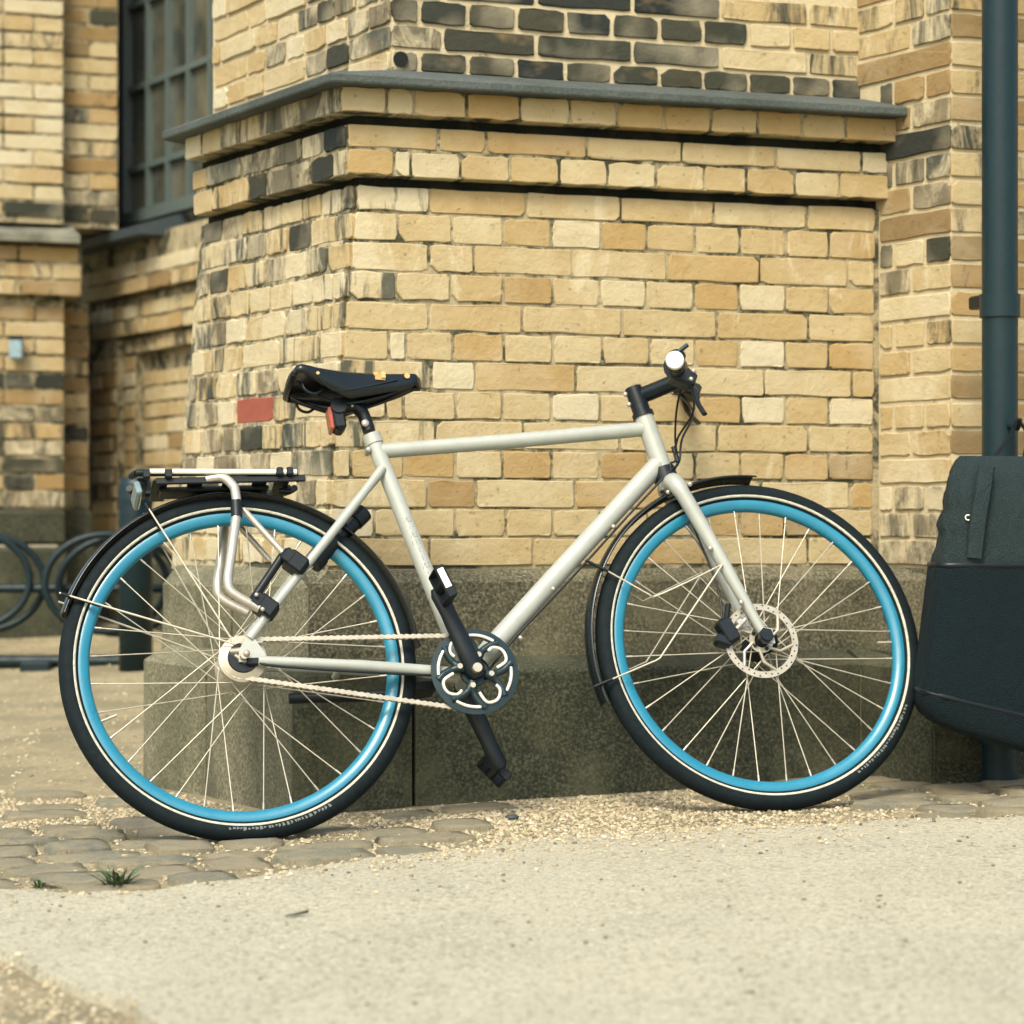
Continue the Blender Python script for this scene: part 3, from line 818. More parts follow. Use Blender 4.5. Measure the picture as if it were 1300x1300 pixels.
def build_wheel(c, rear):
    m = MB()
    # deep blue rim (flanks fall towards the spoke bed)
    m.revolve([(.3185, -.0115), (.3175, -.0125), (.309, -.0128), (.299, -.0100), (.2935, -.0040), (.2935, .0040), (.299, .0100), (.309, .0128), (.3175, .0125), (.3185, .0115)], steps=128, smooth=True)
    w = m.build('wheel', M_RIM, bike, c, 'rear wheel with geared hub and sprocket' if rear else 'front wheel with brake disc')
    m = MB(); prof = []
    for i in range(22):
        a = R(-150 + 300 * i / 21)
        prof.append((.332 + .021 * math.cos(a), .0205 * math.sin(a)))
    m.revolve(prof, steps=128); m.build('tyre', M_TYRE, w)
    for sg in (-1, 1):
        m = MB(); q = []
        for rr in (.3205, .3215, .3245, .3255): q.append((rr, sg * (.0205 * math.sqrt(max(0, 1 - ((rr - .332) / .021) ** 2)) + (.0007 if rr in (.3215, .3245) else .0))))
        q += [(q[3][0], q[3][1] - sg * .002), (q[0][0], q[0][1] - sg * .002)]
        m.revolve(q, steps=128); m.build('reflective_stripe', M_STRIPE, w)
    # moulded sidewall lettering (illegible at this size)
    m = MB(); r_ = random.Random(5 if rear else 6)
    a0, a1 = (R(-98), R(-62)) if rear else (R(-60), R(-27))
    a = a0
    sid = lambda rr: -(.0205 * math.sqrt(max(0, 1 - ((rr - .332) / .021) ** 2)) + .0005)
    while a < a1:
        da = r_.uniform(.012, .022); lo = .3272 + r_.uniform(0, .0015); hi = .3325 + r_.uniform(0, .003)
        q = [(lo, a), (hi, a + r_.uniform(0, .004)), (hi - r_.uniform(0, .003), a + da), (lo + r_.uniform(0, .002), a + da * r_.uniform(.7, 1))]
        m.add([(rr * math.cos(aa), sid(rr), rr * math.sin(aa)) for rr, aa in q], [(0, 1, 2, 3)]); a += da + r_.choice([.003, .006, .010])
    m.build('sidewall_marking', M_MARK, w)
    fl, lat = (.046, .030) if rear else (.026, .030)
    meshes = [spoke_mesh(s, g_, fl, lat) for s, g_ in ((-1, 1), (-1, -1), (1, 1), (1, -1))]
    offs = [0, 22.5, 11.25, 33.75]
    for j in range(4):
        for k in range(8):
            o = bpy.data.objects.new('spoke', meshes[j]); COL.objects.link(o); o.parent = w
            o.rotation_euler = (0, -R(offs[j] + 45 * k + (5 if rear else 3)), 0)
    m = MB()
    if rear: m.revolve([(.0, -.055), (.012, -.055), (.014, -.04), (.047, -.034), (.047, -.028), (.036, -.022), (.036, .022), (.047, .028), (.047, .034), (.014, .04), (.012, .055), (0, .055)], steps=40, closed_prof=False)
    else: m.revolve([(.0, -.05), (.010, -.05), (.012, -.037), (.030, -.032), (.030, -.028), (.015, -.02), (.015, .02), (.030, .028), (.030, .032), (.012, .037), (.010, .05), (0, .05)], steps=40, closed_prof=False)
    m.build('hub', M_SILV if rear else M_BLK, w)
    # valve
    m = MB(); va = R(200) if rear else R(-1.5)
    m.tube([(.295 * math.cos(va), 0, .295 * math.sin(va)), (.262 * math.cos(va), 0, .262 * math.sin(va))], .0028, 8); m.build('valve', M_CREAM, w)
    return w
rw = build_wheel(ax_r, True); fw = build_wheel(ax_f, False)

# front brake disc with vents
m = MB(); L0, L1 = -.0385, -.0365
m.revolve([(.080, L0), (.080, L1), (.0665, L1), (.0665, L0)], steps=72, smooth=False)
for k in range(6):
    a = R(60 * k + 12); b = a + R(38)
    m.tube([(.020 * math.cos(a), -.0375, .020 * math.sin(a)), (.045 * math.cos((a + b) / 2 - .05), -.0375, .045 * math.sin((a + b) / 2 - .05)), (.068 * math.cos(b), -.0375, .068 * math.sin(b))], .0036, 6, flat=((0, 1, 0), 1.0))
m.revolve([(.026, L0), (.026, L1), (.015, L1), (.015, L0)], steps=30, smooth=False)
disc = m.build('brake_disc', M_CREAM, fw, (-.009, 0, -.003))
m = MB()
for k in range(36):
    a = R(10 * k); rr = (.0705, .0735, .0765)[k % 3]
    m.tube([(rr * math.cos(a), L0 - .0003, rr * math.sin(a)), (rr * math.cos(a), L0 + .0004, rr * math.sin(a))], .0019, 7)
m.build('vent_hole', M_RUB, disc)
m = MB()
m.tube([(0, -.072, 0), (0, -.045, 0)], .012, 16); m.tube([(0, -.068, 0), (0, -.060, 0)], .017, 6)
for k in range(5):
    a = R(72 * k); m.sphere((.022 * math.cos(a), -.041, .022 * math.sin(a)), .0042)
m.build('axle_nut', M_BLK, fw, (-.007, 0, 0))

# frame
m = MB()
BB = (.458, 0, .305); STT = (.307, 0, .823); HT, HB = (.897, 0, .866), (.926, 0, .739)
m.tube([BB, STT], .0172, 20)
m.tube([(.314, 0, .800), (.60, 0, .8175), (.893, 0, .839)], .0158, 20)
m.tube([HT, HB], .0205, 20)
m.tube([(.914, 0, .757), (.700, 0, .553), (.470, 0, .330)], [.0205, .0205, .0208], 20)
m.tube([(.458, -.036, .305), (.458, .036, .305)], .0225, 22)
for sg in (-1, 1):
    dz = .024 if sg > 0 else 0
    m.tube(bez([(.445, sg * .030, .308 + dz * .3), (.36, sg * .040, .316 + dz * .7), (.20, sg * .056, .330 + dz), (.028, sg * .060, .344 + dz)], 6), [.0118] * 12 + [.0105] * 7, 14)
    m.tube(bez([(.318, sg * .016, .757), (.24, sg * .040, .660 + dz * .6), (.10, sg * .058, .494 + dz), (.014, sg * .060, .390 + dz)], 6), .0092, 12)
    m.prism([(-.010, -.010), (.016, -.012), (.044, -.006), (.042, .006), (.020, .042), (.008, .042), (-.008, .014)], (0, sg * .060, RW), (1, 0, 0), (0, 0, 1), (0, 1, 0), -.003, .003)
m.tube([(.195, -.05, .335), (.195, .05, .335)], .007, 10); m.tube([(.225, -.042, .642), (.225, .042, .642)], .007, 10)
fr = m.build('frame', M_FRAME, bike)
m = MB(); d = (Vector(STT) - Vector(BB)).normalized()
m.tube([Vector(STT) - d * .008, Vector(STT) + d * .014], .0195, 18); m.build('seat_clamp', M_FRAME, fr)
m = MB(); m.tube([(.293, -.010, .800), (.293, .010, .800)], .0065, 10); m.sphere((.293, -.011, .800), .0065); m.build('clamp_bolt', M_SILV, fr)
m = MB()
for p in ((.785, -.0205, .628), (.640, -.020, .497), (.560, -.020, .395)): m.sphere((p[0] + .010, p[1] + .005, p[2] - .012), .0050)
for p in ((.742, 0, .612), (.640, 0, .513)): m.sphere(p, .005)
m.build('boss', M_SILV, fr)
# faint outlined letters down the seat tube (too small to read)
m = MB(); r_ = random.Random(4)
ud = (Vector(STT) - Vector(BB)).normalized(); vd = Vector((ud.z, 0, -ud.x))
strokes = [[(0, 0, 0, 1), (0, 1, 1, 1), (1, 1, 1, .5), (1, .5, 0, .5), (0, .5, 1, 0)], [(0, 0, .5, 1), (.5, 1, 1, 0), (.25, .4, .75, .4)], [(0, 0, 0, 1), (0, 1, 1, 1), (0, 0, 1, 0), (0, .5, .8, .5)], [(0, 0, 0, 1), (1, 0, 1, 1), (0, .5, 1, .5)]]
for i, si in enumerate([0, 1, 0, 2, 3, 3, 0, 1]):
    c = Vector(BB) + ud * (.352 - i * .0172)
    for (x0, y0, x1, y1) in strokes[si]:
        pts = []
        for (x, y) in ((x0, y0), (x1, y1)):
            q = c + vd * ((y - .5) * .015) + ud * ((.5 - x) * .010); w_ = (y - .5) * .015
            pts.append((q.x, -math.sqrt(.0172 ** 2 - w_ ** 2) - .0002, q.z))
        m.tube(pts, .00055, 4)
m.build('tube_lettering', plain('grey print', (0.15, 0.16, 0.15), .6), fr)

# fork
m = MB()
m.tube([(.926, 0, .739), (.932, 0, .700)], .0215, 18)
for sg in (-1, 1):
    dz = .046 if sg > 0 else 0; dx = .018 if sg > 0 else 0
    m.tube(bez([(.933, sg * .010, .706), (.937 + dx * .5, sg * .046, .690 + dz * .3), (.998 + dx, sg * .052, .545 + dz), (1.0745 + dx * .5, sg * .054, .362 + dz * .7)], 6), [.019] * 7 + [.0165, .0163, .016, .0155, .015, .0145, .014, .013, .012, .011, .0105, .010], 16)
    m.prism([(-.012, -.014), (.012, -.016), (.010, .016), (-.014, .020)], (1.0837, sg * .058, RW), (1, 0, 0), (0, 0, 1), (0, 1, 0), -.0035, .0035)
fk = m.build('fork', M_FRAME, bike)
m = MB()
for p in ((.915, -.030, .684), (.955, -.060, .690), (.978, -.066, .545), (1.028, -.068, .425)): m.sphere((p[0] + .004, p[1], p[2]), .0055)
m.build('fork_boss', M_SILV, fk)
m = MB()
m.tube([(.923, 0, .748), (.929, 0, .722)], [.0255, .0265], 20); m.build('headset', M_BLK, bike)
m = MB(); d = (Vector(HT) - Vector(HB)).normalized()
m.tube([Vector(HT), Vector(HT) + d * .010], .0235, 20)
m.tube([Vector(HT) + d * .010, Vector(HT) + d * .026], .0195, 20)
m.build('headset', M_BLK, bike)
# stem
m = MB(); st0 = Vector(HT) + d * .047
m.tube([st0 - d * .021, st0 + d * .023], [.0195, .0185], 18)
m.tube(bez([tuple(st0), (.93, 0, .928), (.990, 0, .952)], 6), .0178, 16)
m.tube([(.990, -.024, .952), (.990, .024, .952)], .0225, 18)
stm = m.build('stem', M_RUB, bike)
m = MB()
for k in (-.012, .012): 
    p = st0 + d * k; m.sphere((p.x - .021, 0, p.z - .004), .0055)
m.build('stem_bolt', M_SILV, stm)
# handlebar, swept back
m = MB()
bar = bez([(.874, -.315, .862), (.908, -.22, .888), (.953, -.10, .922), (.982, -.03, .944), (.998, .03, .960), (1.026, .10, .984), (1.073, .22, 1.020), (1.108, .317, 1.046)], 5)
m.tube(bar, .0115, 14); hb = m.build('handlebar', M_RUB, bike)
for sg in (0, 1):
    m = MB(); seg = bar[:8] if sg == 0 else bar[-8:]
    m.tube(seg, .0165, 16)
    for k in range(1, 7, 2): m.tube([seg[k], seg[k] + (seg[k + 1] - seg[k]) * .3], .0178, 16)
    gp = m.build('grip', M_RUB, hb)
    end = bar[0] if sg == 0 else bar[-1]; nx_ = bar[1] if sg == 0 else bar[-2]; dd = (end - nx_).normalized()
    m = MB(); m.tube([end - dd * .001, end + dd * .006, end + dd * .009], [.0188, .0188, .0165], 18); m.build('grip_cap', M_WHITE if sg == 0 else M_BLK, gp)
for sg in (-1, 1):
    m = MB()
    z0 = .897 if sg < 0 else 1.008
    bx_ = 0 if sg < 0 else .125
    m.tube([(.914 + bx_ * 1.14, sg * .185, z0 + .002), (.928 + bx_ * .93, sg * .160, z0 + .010 - bx_ * .14)], .0205, 14)
    m.box((.938 + bx_, sg * .165, z0 - .012), (.050, .040, .034), Matrix.Rotation(R(25), 3, 'Y'), 0, .006)
    bx_ *= .8
    if sg < 0: lv = bez([(.952, -.165, z0 - .028), (.950, -.195, z0 - .055), (.944, -.22, z0 - .090), (.946, -.245, z0 - .124)], 6)
    else: lv = bez([(.950 + bx_, .165, z0 - .020), (.965 + bx_, .20, z0 - .035), (.985 + bx_, .235, z0 - .045), (1.02 + bx_, .285, z0 - .045)], 6)
    m.tube(lv, [.0075] * 10 + [.006] * 9, 10, flat=((1, 0, 0), .7))
    br = m.build('brake_lever', M_BLK, hb)
    m = MB(); m.sphere((.956 + bx_, sg * .187, z0 - .004), .005); m.sphere((.948 + bx_, sg * .187, z0 - .022), .005); m.build('lever_bolt', M_SILV, br)
m = MB()   # bell and shifter clamp
m.sphere((.945, -.125, .952), .020, 0, 14, (1, 1, .8)); m.tube([(.935, -.125, .930), (.945, -.125, .950)], .010, 10)
m.tube([(.930, -.145, .922), (.945, -.118, .930)], .0235, 14)
bl = m.build('bell', M_BLK, hb)
m = MB(); m.tube([(.932, -.150, .945), (.962, -.155, .966)], .0048, 8); m.build('thumb_lever', M_TEAL, bl)
# cables
m = MB()
m.tube(bez([(.958, -.15, .885), (.975, -.10, .840), (.952, -.04, .800), (.948, -.02, .760), (.934, -.024, .735), (.975, -.01, .60), (1.000, -.028, .47), (.995, -.040, .395)], 8), .0024, 7)
m.tube(bez([(1.03, .15, .985), (1.03, .06, .90), (.972, -.01, .810), (.955, -.020, .755), (.925, -.024, .728), (.830, -.012, .640), (.700, -.010, .515), (.560, -.010, .385), (.490, -.010, .310)], 8), .0026, 7)
m.tube(bez([(.950, -.135, .90), (.945, -.08, .850), (.950, -.03, .800), (.952, -.02, .755), (.930, -.02, .722)], 8), .0024, 7)
m.tube(bez([(.40, -.042, .302), (.20, -.066, .314), (.06, -.068, .330), (.030, -.066, .338)], 6), .0026, 7)
m.tube([(.9475, -.019, .790), (.9525, -.021, .755)], .0055, 8)
m.build('cable', M_BLK, bike)
# front caliper
m = MB()
m.box((1.003, -.040, .372), (.030, .034, .056), Matrix.Rotation(R(-25), 3, 'Y'), 0, .006)
m.box((.992, -.038, .352), (.034, .030, .026), Matrix.Rotation(R(20), 3, 'Y'), 0, .006)
m.tube([(1.006, -.038, .40), (1.012, -.046, .43)], .006, 8)
cal = m.build('brake_caliper', M_BLK, bike)
m = MB(); m.tube([(1.026, -.056, .386), (1.026, -.062, .386)], .0065, 10); m.tube([(1.018, -.057, .372), (1.040, -.057, .392)], .0045, 8); m.build('caliper_bolt', M_SILV, cal)

# crankset
CR = Vector((.458, 0, .305)); CL = -.057
m = MB()
n = 88; vs = []
for i in range(n):
    a = 2 * math.pi * i / n; ro = .0885
    for (r_, l) in ((ro, CL - .0010), (ro, CL + .0014), (.0715, CL + .0018), (.0735, CL - .0022)):
        vs.append((CR.x + r_ * math.cos(a), l, CR.z + r_ * math.sin(a)))
fs = [(i * 4 + q, ((i + 1) % n) * 4 + q, ((i + 1) % n) * 4 + (q + 1) % 4, i * 4 + (q + 1) % 4) for i in range(n) for q in range(4)]
m.add(vs, fs)
def pol(r_, a, l=CL): return (CR.x + r_ * math.cos(a), l, CR.z + r_ * math.sin(a))
for k in range(4):
    a = R(74 + 90 * k)
    for sg in (-1, 1):
        m.tube(bez([pol(.022, a), pol(.040, a + sg * R(6)), pol(.060, a + sg * R(17)), pol(.077, a + sg * R(27))], 5), [.0095] * 6 + [.0075] * 5 + [.0080] * 5, 8, flat=((0, 1, 0), 1.0))
    m.sphere(pol(.0315, a), .0088, 0, 12, (1, .7, 1))
m.revolve([(.030, CL - .004), (.030, CL + .004), (.0, CL + .004), (.0, CL - .004)], steps=28, c=tuple(CR), closed_prof=False, smooth=False)
ch = m.build('chainring', M_TEAL, bike)
m = MB()
for k in range(4):
    a = R(74 + 90 * k)
    m.tube([pol(.0742, a + R(t), CL - .0035) for t in range(-20, 21, 4)], .0034, 6)
    b = R(29 + 90 * k)
    m.tube(bez([pol(.045, b - R(24), CL - .006), pol(.066, b - R(15), CL - .005), pol(.0722, b - R(4), CL - .0038), pol(.0715, b + R(8), CL - .0038), pol(.062, b + R(20), CL - .005), pol(.050, b + R(23), CL - .006)], 4), .0034, 6)
m.build('milled_edge', plain('bright milled edge', (0.75, 0.72, 0.62), .35, .2), ch)
m = MB()
for k in range(4):
    p = pol(.0325, R(74 + 90 * k), CL - .0065); m.tube([p, (p[0], p[1] - .008, p[2])], .0055, 12)
m.build('chainring_bolt', M_CREAM, ch)
ca = R(111); cdv = Vector((math.cos(ca), 0, math.sin(ca)))
for sg, lbl in ((1, None), (-1, None)):
    l0 = -.064 if sg > 0 else .058; l1 = -.078 if sg > 0 else .078
    p0 = CR + Vector((0, l0, 0)); p1 = CR + cdv * (.168 * sg) + Vector((0, l1, 0))
    m = MB(); m.tube([tuple(p0 - cdv * .016 * sg), tuple(p0), tuple(p0.lerp(p1, .3)), tuple(p0.lerp(p1, .75)), tuple(p1), tuple(p1 + cdv * .014 * sg)], [.009, .0145, .0135, .0115, .0130, .009], 14, flat=((0, 1, 0), 1.45))
    cr = m.build('crank_arm', M_BLK, bike)
    m = MB(); m.tube([(CR.x, l0 - sg * .024, CR.z), (CR.x, l0 - sg * .010, CR.z)], .0095, 16); m.build('crank_bolt', M_CREAM, cr)
    # pedal
    pc = p1 + Vector((0, -sg * .045, 0)) + cdv * (.004 * sg); pv_ = cdv if sg > 0 else Vector((math.cos(ca + .35), 0, math.sin(ca + .35)))
    ay = Vector((0, 1, 0)); az = pv_.cross(ay)
    Rm = Matrix((pv_, ay, az)).transposed()
    m = MB()
    m.tube([tuple(p1), tuple(pc - Vector((0, sg * .032, 0)))], .0075, 12)
    m.tube([tuple(pc + Vector((0, sg * .03, 0))), tuple(pc - Vector((0, sg * .034, 0)))], .0105, 12)
    for l in (-.030, .030): m.box(tuple(pc + ay * l), (.068, .007, .022), Rm, 0, .003)
    for q in (-.031, .031): m.box(tuple(pc + pv_ * q), (.007, .064, .022), Rm, 0, .003)
    pd = m.build('pedal', M_RUB, bike)
    m = MB()
    if sg > 0: m.box(tuple(pc - ay * .0345 + pv_ * .006 + az * .001), (.042, .003, .0135), Rm, 0, .001)
    else: m.box(tuple(pc - ay * .0345), (.03, .003, .012), Rm, 0, .001)
    m.build('reflector', M_WHITE if sg > 0 else M_TEAL, pd)

# rear sprocket side of the hub
SL = -.047
m = MB(); c = tuple(Vector(ax_r) * 0)
m.revolve([(.0475, SL - .0015), (.0475, SL + .0015), (.031, SL + .0035), (.031, SL - .0085)], steps=40, smooth=False)
m.build('sprocket', M_CREAM, rw)
m = MB()
m.box((.004, SL - .008, .016), (.060, .008, .011), Matrix.Rotation(R(-3), 3, 'Y'), 0, .003); m.box((.018, SL - .008, .030), (.045, .006, .006), None, 0, .002)
m.tube([(0, -.078, 0), (0, -.05, 0)], .0085, 12); m.sphere((.004, -.078, .002), .0075)
m.tube([(-.016, SL - .008, .006), (.004, SL - .009, -.010)], .004, 8)
m.build('axle_nut', M_CREAM, rw)
m = MB()
m.revolve([(.029, SL - .010), (.029, SL - .003), (.012, SL - .003), (.012, SL - .010)], a0=R(165), a1=R(385), steps=30, smooth=False)
m.box((.030, SL - .012, -.010), (.050, .012, .018), None, 0, .004)
m.tube([(.045, SL - .012, -.010), (.24, SL - .012, -.028)], .0042, 8)
m.build('shift_unit', M_RUB, rw)
# chain: rollers and side plates joined in one mesh (8 px per link)
m = MB(); path = []
rS, rC = .0385, .0775; cS = Vector((0, 0, RW)); cC = CR
dv = cC - cS; dist = math.hypot(dv.x, dv.z); ang = math.atan2(dv.z, dv.x); off = math.asin((rC - rS) / dist)
tu = ang + math.pi / 2 + off; tl = ang - math.pi / 2 - off
pts = []
for i in range(17): a = tu + (2 * math.pi - (tu - tl)) * i / 16; pts.append((cS.x + rS * math.cos(a), cS.z + rS * math.sin(a)))
for i in range(25): a = tl + (tu - tl) * i / 24; pts.append((cC.x + rC * math.cos(a), cC.z + rC * math.sin(a)))
pts.append(pts[0]); LL = [0]
for i in range(len(pts) - 1): LL.append(LL[-1] + math.dist(pts[i], pts[i + 1]))
N = round(LL[-1] / .0127 / 2) * 2
for i in range(N):
    def at(s):
        s = s % LL[-1]; return float(np.interp(s, LL, [p[0] for p in pts])), float(np.interp(s, LL, [p[1] for p in pts]))
    s0 = LL[-1] * i / N; s1 = LL[-1] * (i + 1) / N
    a, b = at(s0), at(s1); w_ = .0028 if i % 2 else .0038
    A, B_ = Vector((a[0], 0, a[1])), Vector((b[0], 0, b[1])); t = (B_ - A).normalized(); u = Vector((-t.z, 0, t.x)); mid = (A + B_) / 2
    for sg in (-1, 1):
        l = SL + sg * w_; out = [A - t * .0035 + u * .002, A - t * .0035 - u * .002, A - u * .0052 + t * .0005, mid - u * .0032, B_ - u * .0052 - t * .0005, B_ + t * .0035 - u * .002, B_ + t * .0035 + u * .002, B_ + u * .0052 - t * .0005, mid + u * .0032, A + u * .0052 + t * .0005]
        n = len(out); vs = [Vector((p.x, l - .0006, p.z)) for p in out] + [Vector((p.x, l + .0006, p.z)) for p in out]
        m.add(vs, [tuple(range(n)), tuple(range(2 * n - 1, n - 1, -1))] + [(k, (k + 1) % n, n + (k + 1) % n, n + k) for k in range(n)])
    m.tube([(a[0], SL - .0046, a[1]), (a[0], SL + .0046, a[1])], .0022, 6)
chn = m.build('chain', M_CREAM, bike)

# saddle
m = MB(); NX, NA = 26, 13; vs = []
for i in range(NX):
    t = i / (NX - 1); x = .136 + .282 * t
    hw = .080 * (1 - t) ** 1.25 * (1 if t > .06 else (.55 + .45 * (t / .06) ** .5)) + .0185
    if t > .94: hw *= math.sqrt(max(.05, 1 - ((t - .94) / .06) ** 2 * .9))
    ztop = .966 + .006 * (1 - t) - .007 * math.sin(math.pi * t) + .006 * t
    if t < .05: ztop -= .012 * (1 - t / .05)
    if t > .95: ztop -= .010 * ((t - .95) / .05) ** 2
    drop = float(np.interp(t, [0, .10, .25, .42, .62, .85, 1], [.016, .022, .042, .062, .048, .034, .020]))
    for j in range(NA):
        u = -1 + 2 * j / (NA - 1)
        if abs(u) <= .62:
            y = hw * .93 * u / .62; z = ztop - .006 * (u / .62) ** 2
        else:
            q = (abs(u) - .62) / .38
            y = math.copysign(hw * (.93 + .10 * math.sin(q * math.pi * .55)) - .012 * q * (1 - t), u); z = ztop - .006 - drop * q
        vs.append((x, y, z))
fs = [(i * NA + j, (i + 1) * NA + j, (i + 1) * NA + j + 1, i * NA + j + 1) for i in range(NX - 1) for j in range(NA - 1)]
m.add(vs, fs, 0, True)
sad = m.build('saddle', M_LEATH, bike)
md = sad.modifiers.new('thick', 'SOLIDIFY'); md.thickness = .004; md.offset = -1
m = MB(); m.tube(bez([(.142, -.066, .948), (.138, -.040, .940), (.136, 0, .937), (.138, .040, .940), (.142, .066, .948)], 6), .0065, 10)   # rear plate
for sg in (-1, 1):
    m.tube(bez([(.150, sg * .045, .940), (.190, sg * .030, .914), (.250, sg * .022, .900), (.330, sg * .018, .915), (.405, sg * .006, .950)], 6), .0042, 8)
    m.tube(bez([(.160, sg * .050, .938), (.166, sg * .052, .918), (.185, sg * .050, .910), (.203, sg * .046, .922)], 6), .0032, 7)
m.tube([(.236, -.03, .893), (.236, .03, .893)], .017, 12); m.box((.250, 0, .905), (.05, .05, .014), None, 0, .004)
m.build('saddle_rail', M_BLK, sad)
m = MB()
def side_pt(x, z, push=.004):
    best = None
    for v in vs:
        if v[1] < 0:
            dd = (v[0] - x) ** 2 + (v[2] - z) ** 2
            if best is None or dd < best[0]: best = (dd, v)
    v = best[1]; return (x, v[1] - push, z)
p = side_pt(.386, .958, .0022); m.tube([p, (p[0], p[1] - .0012, p[2])], .006, 14)
m.build('rivet', M_COPPER, sad); m = MB()
p = side_pt(.190, .945, .0015); m.tube([p, (p[0], p[1] - .001, p[2])], .0035, 10)
m.build('rivet', M_COPPER, sad)
m = MB(); p = side_pt(.326, .951, .0024)
m.box(p, (.022, .0018, .014), Matrix.Rotation(R(12), 3, 'Z'), 0, .0005)
for q in (-.008, .007): m.box((p[0] + q, p[1] - q * .2, p[2] + .004), (.009, .0016, .014), None, 0, .0005)
m.build('badge', M_COPPER, sad)
m = MB(); a_, b_, c_ = side_pt(.190, .935, .002), side_pt(.225, .912, .002), side_pt(.365, .948, .002)
m.tube(bez([(a_[0], a_[1] - .001, a_[2]), (b_[0], b_[1] - .001, b_[2]), (.29, side_pt(.29, .925)[1] + .001, .925), (c_[0], c_[1], c_[2])], 5), .0014, 6); m.build('seam', M_TEAL, sad)
# seatpost
m = MB(); m.tube(bez([(.300, 0, .845), (.2965, 0, .862), (.288, 0, .888), (.270, 0, .902), (.240, 0, .898)], 6), [.0136] * 12 + [.0145] * 7 + [.016] * 6, 16)
sp = m.build('seatpost', M_RUB, bike)
m = MB(); m.sphere((.291, -.014, .858), .0085, 0, 12, (1, .6, 1)); m.sphere((.266, -.016, .896), .0035); m.build('post_bolt', M_SILV, sp)
# rear light
m = MB(); m.box((.236, -.004, .869), (.026, .044, .058), Matrix.Rotation(R(-4), 3, 'Y'), 0, .009); m.tube([(.243, 0, .89), (.252, 0, .905)], .007, 8)
rl = m.build('rear_light', M_RUB, bike)
m = MB(); m.box((.2195, -.004, .868), (.008, .040, .052), Matrix.Rotation(R(-4), 3, 'Y'), 0, .004); m.build('lens', M_REDL, rl)

# mudguards
def guard(c, r0, a0, a1, name, w=.027):
    m = MB(); prof = []
    for i in range(9):
        u = -1 + i / 4.0; prof.append((r0 - .009 * u * u, w * u))
    for i in range(8, -1, -1):
        u = -1 + i / 4.0; prof.append((r0 - .0022 - .009 * u * u, w * .95 * u))
    m.revolve(prof, a0, a1, 64, c); return m.build(name, M_GLOSS, bike)
rg = guard(ax_r, .3655, R(4), R(161), 'mudguard', .026)
fg = guard(ax_f, .375, R(84), R(198), 'mudguard', .026)
m = MB()   # lower flap and stays
for sg in (-1, 1):
    m.tube([(-.016, sg * .064, .379), (-.170, sg * .029, .688)], .0019, 7); m.tube([(-.016, sg * .064, .379), (-.346, sg * .028, .507)], .0022, 7)
m.build('guard_stay', M_SPOKE, rg)
for p, q in (((-.343, .505), (-.268, .478)), ((-.170, .688), (-.143, .633))):
    m = MB(); m.tube([(p[0], -.0295, p[1]), (q[0], -.027, q[1])], .0034, 8); m.build('stay_clip', M_BLK, rg)
m = MB()
m.tube(bez([(1.003, -.068, .509), (.93, -.060, .478), (.857, -.045, .452), (.845, -.044, .456), (.767, -.030, .514), (.724, -.028, .540)], 3), .0019, 7)
m.tube([(1.003, -.068, .509), (.850, -.044, .320), (.842, -.043, .316), (.748, -.030, .284), (.712, -.028, .272)], .0019, 7)
m.tube([(1.003, .062, .535), (.857, .045, .470), (.767, .030, .528)], .0016, 7); m.tube([(1.003, .062, .535), (.848, .044, .338), (.748, .030, .298)], .0016, 7)
m.build('guard_stay', M_SPOKE, fg)
for p, q in (((.767, .514), (.722, .540)), ((.748, .284), (.708, .270))): m = MB(); m.tube([(p[0], -.031, p[1]), (q[0], -.028, q[1])], .0034, 8); m.build('stay_clip', M_BLK, fg)

# luggage rack
m = MB()
zR = .741
for sg in (-1, 1):
    m.tube(bez([(-.195, sg * .035, zR + .003), (-.186, sg * .056, zR + .001), (-.17, sg * .060, zR), (0, sg * .060, zR - .003), (.105, sg * .060, zR - .006), (.128, sg * .050, zR - .007), (.140, sg * .025, zR - .008)], 5), .0072, 10)
for x in (-.14, -.07, .0, .06, .105): m.box((x, 0, zR - .004 - .012), (.030, .118, .006), None, 0, .002)
m.box((-.03, 0, zR - .022), (.22, .05, .010), None, 0, .003)
m.box((-.175, 0, zR - .012), (.02, .09, .018), None, 0, .004)
for x in (-.168, -.1245, .098, .118): m.box((x, -.062, zR - .004 - .002), (.014, .020, .018), None, 0, .003)
m.box((.0, -.058, zR - .018), (.30, .006, .014), None, 0, .002)
m.tube(bez([(.118, 0, zR - .016), (.125, 0, zR - .026)], 3), .010, 8); m.tube([(.10, -.02, zR - .030), (.125, -.02, zR - .032)], .006, 8)
lr = m.build('luggage_rack', M_RUB, bike)
m = MB()
for x0, x1 in ((-.161, -.132), (-.117, .090), (.104, .132)): m.tube([(x0, -.0645, zR - (x0 + .16) * .026 + .001), (x1, -.0645, zR - (x1 + .16) * .026 + .001)], .0058, 8)
m.build('rail_strip', M_WHITE, lr)
m = MB(); m.box((-.184, 0, zR - .026), (.012, .10, .030), Matrix.Rotation(R(-12), 3, 'Y'), 0, .004); m.build('reflector', plain('smoky reflector', (0.16, 0.24, 0.27), .15), lr)
for sg in (-1, 1):
    m = MB(); dx = 0 if sg < 0 else -.004; dz = 0 if sg < 0 else .036
    m.tube(bez([(-.050 + dx, sg * .054, zR - .015), (-.018 + dx, sg * .058, zR - .013), (.000 + dx, sg * .068, zR - .032), (.005 + dx, sg * .073, .690 + dz * .5), (.004 + dx, sg * .075, .648 + dz), (-.012 + dx, sg * .075, .560 + dz), (-.022 + dx, sg * .075, .505 + dz), (-.012 + dx, sg * .075, .478 + dz), (.036 + dx, sg * .073, .447 + dz)], 5), .0095, 14)
    m.build('rack_strut', M_SILV, lr)
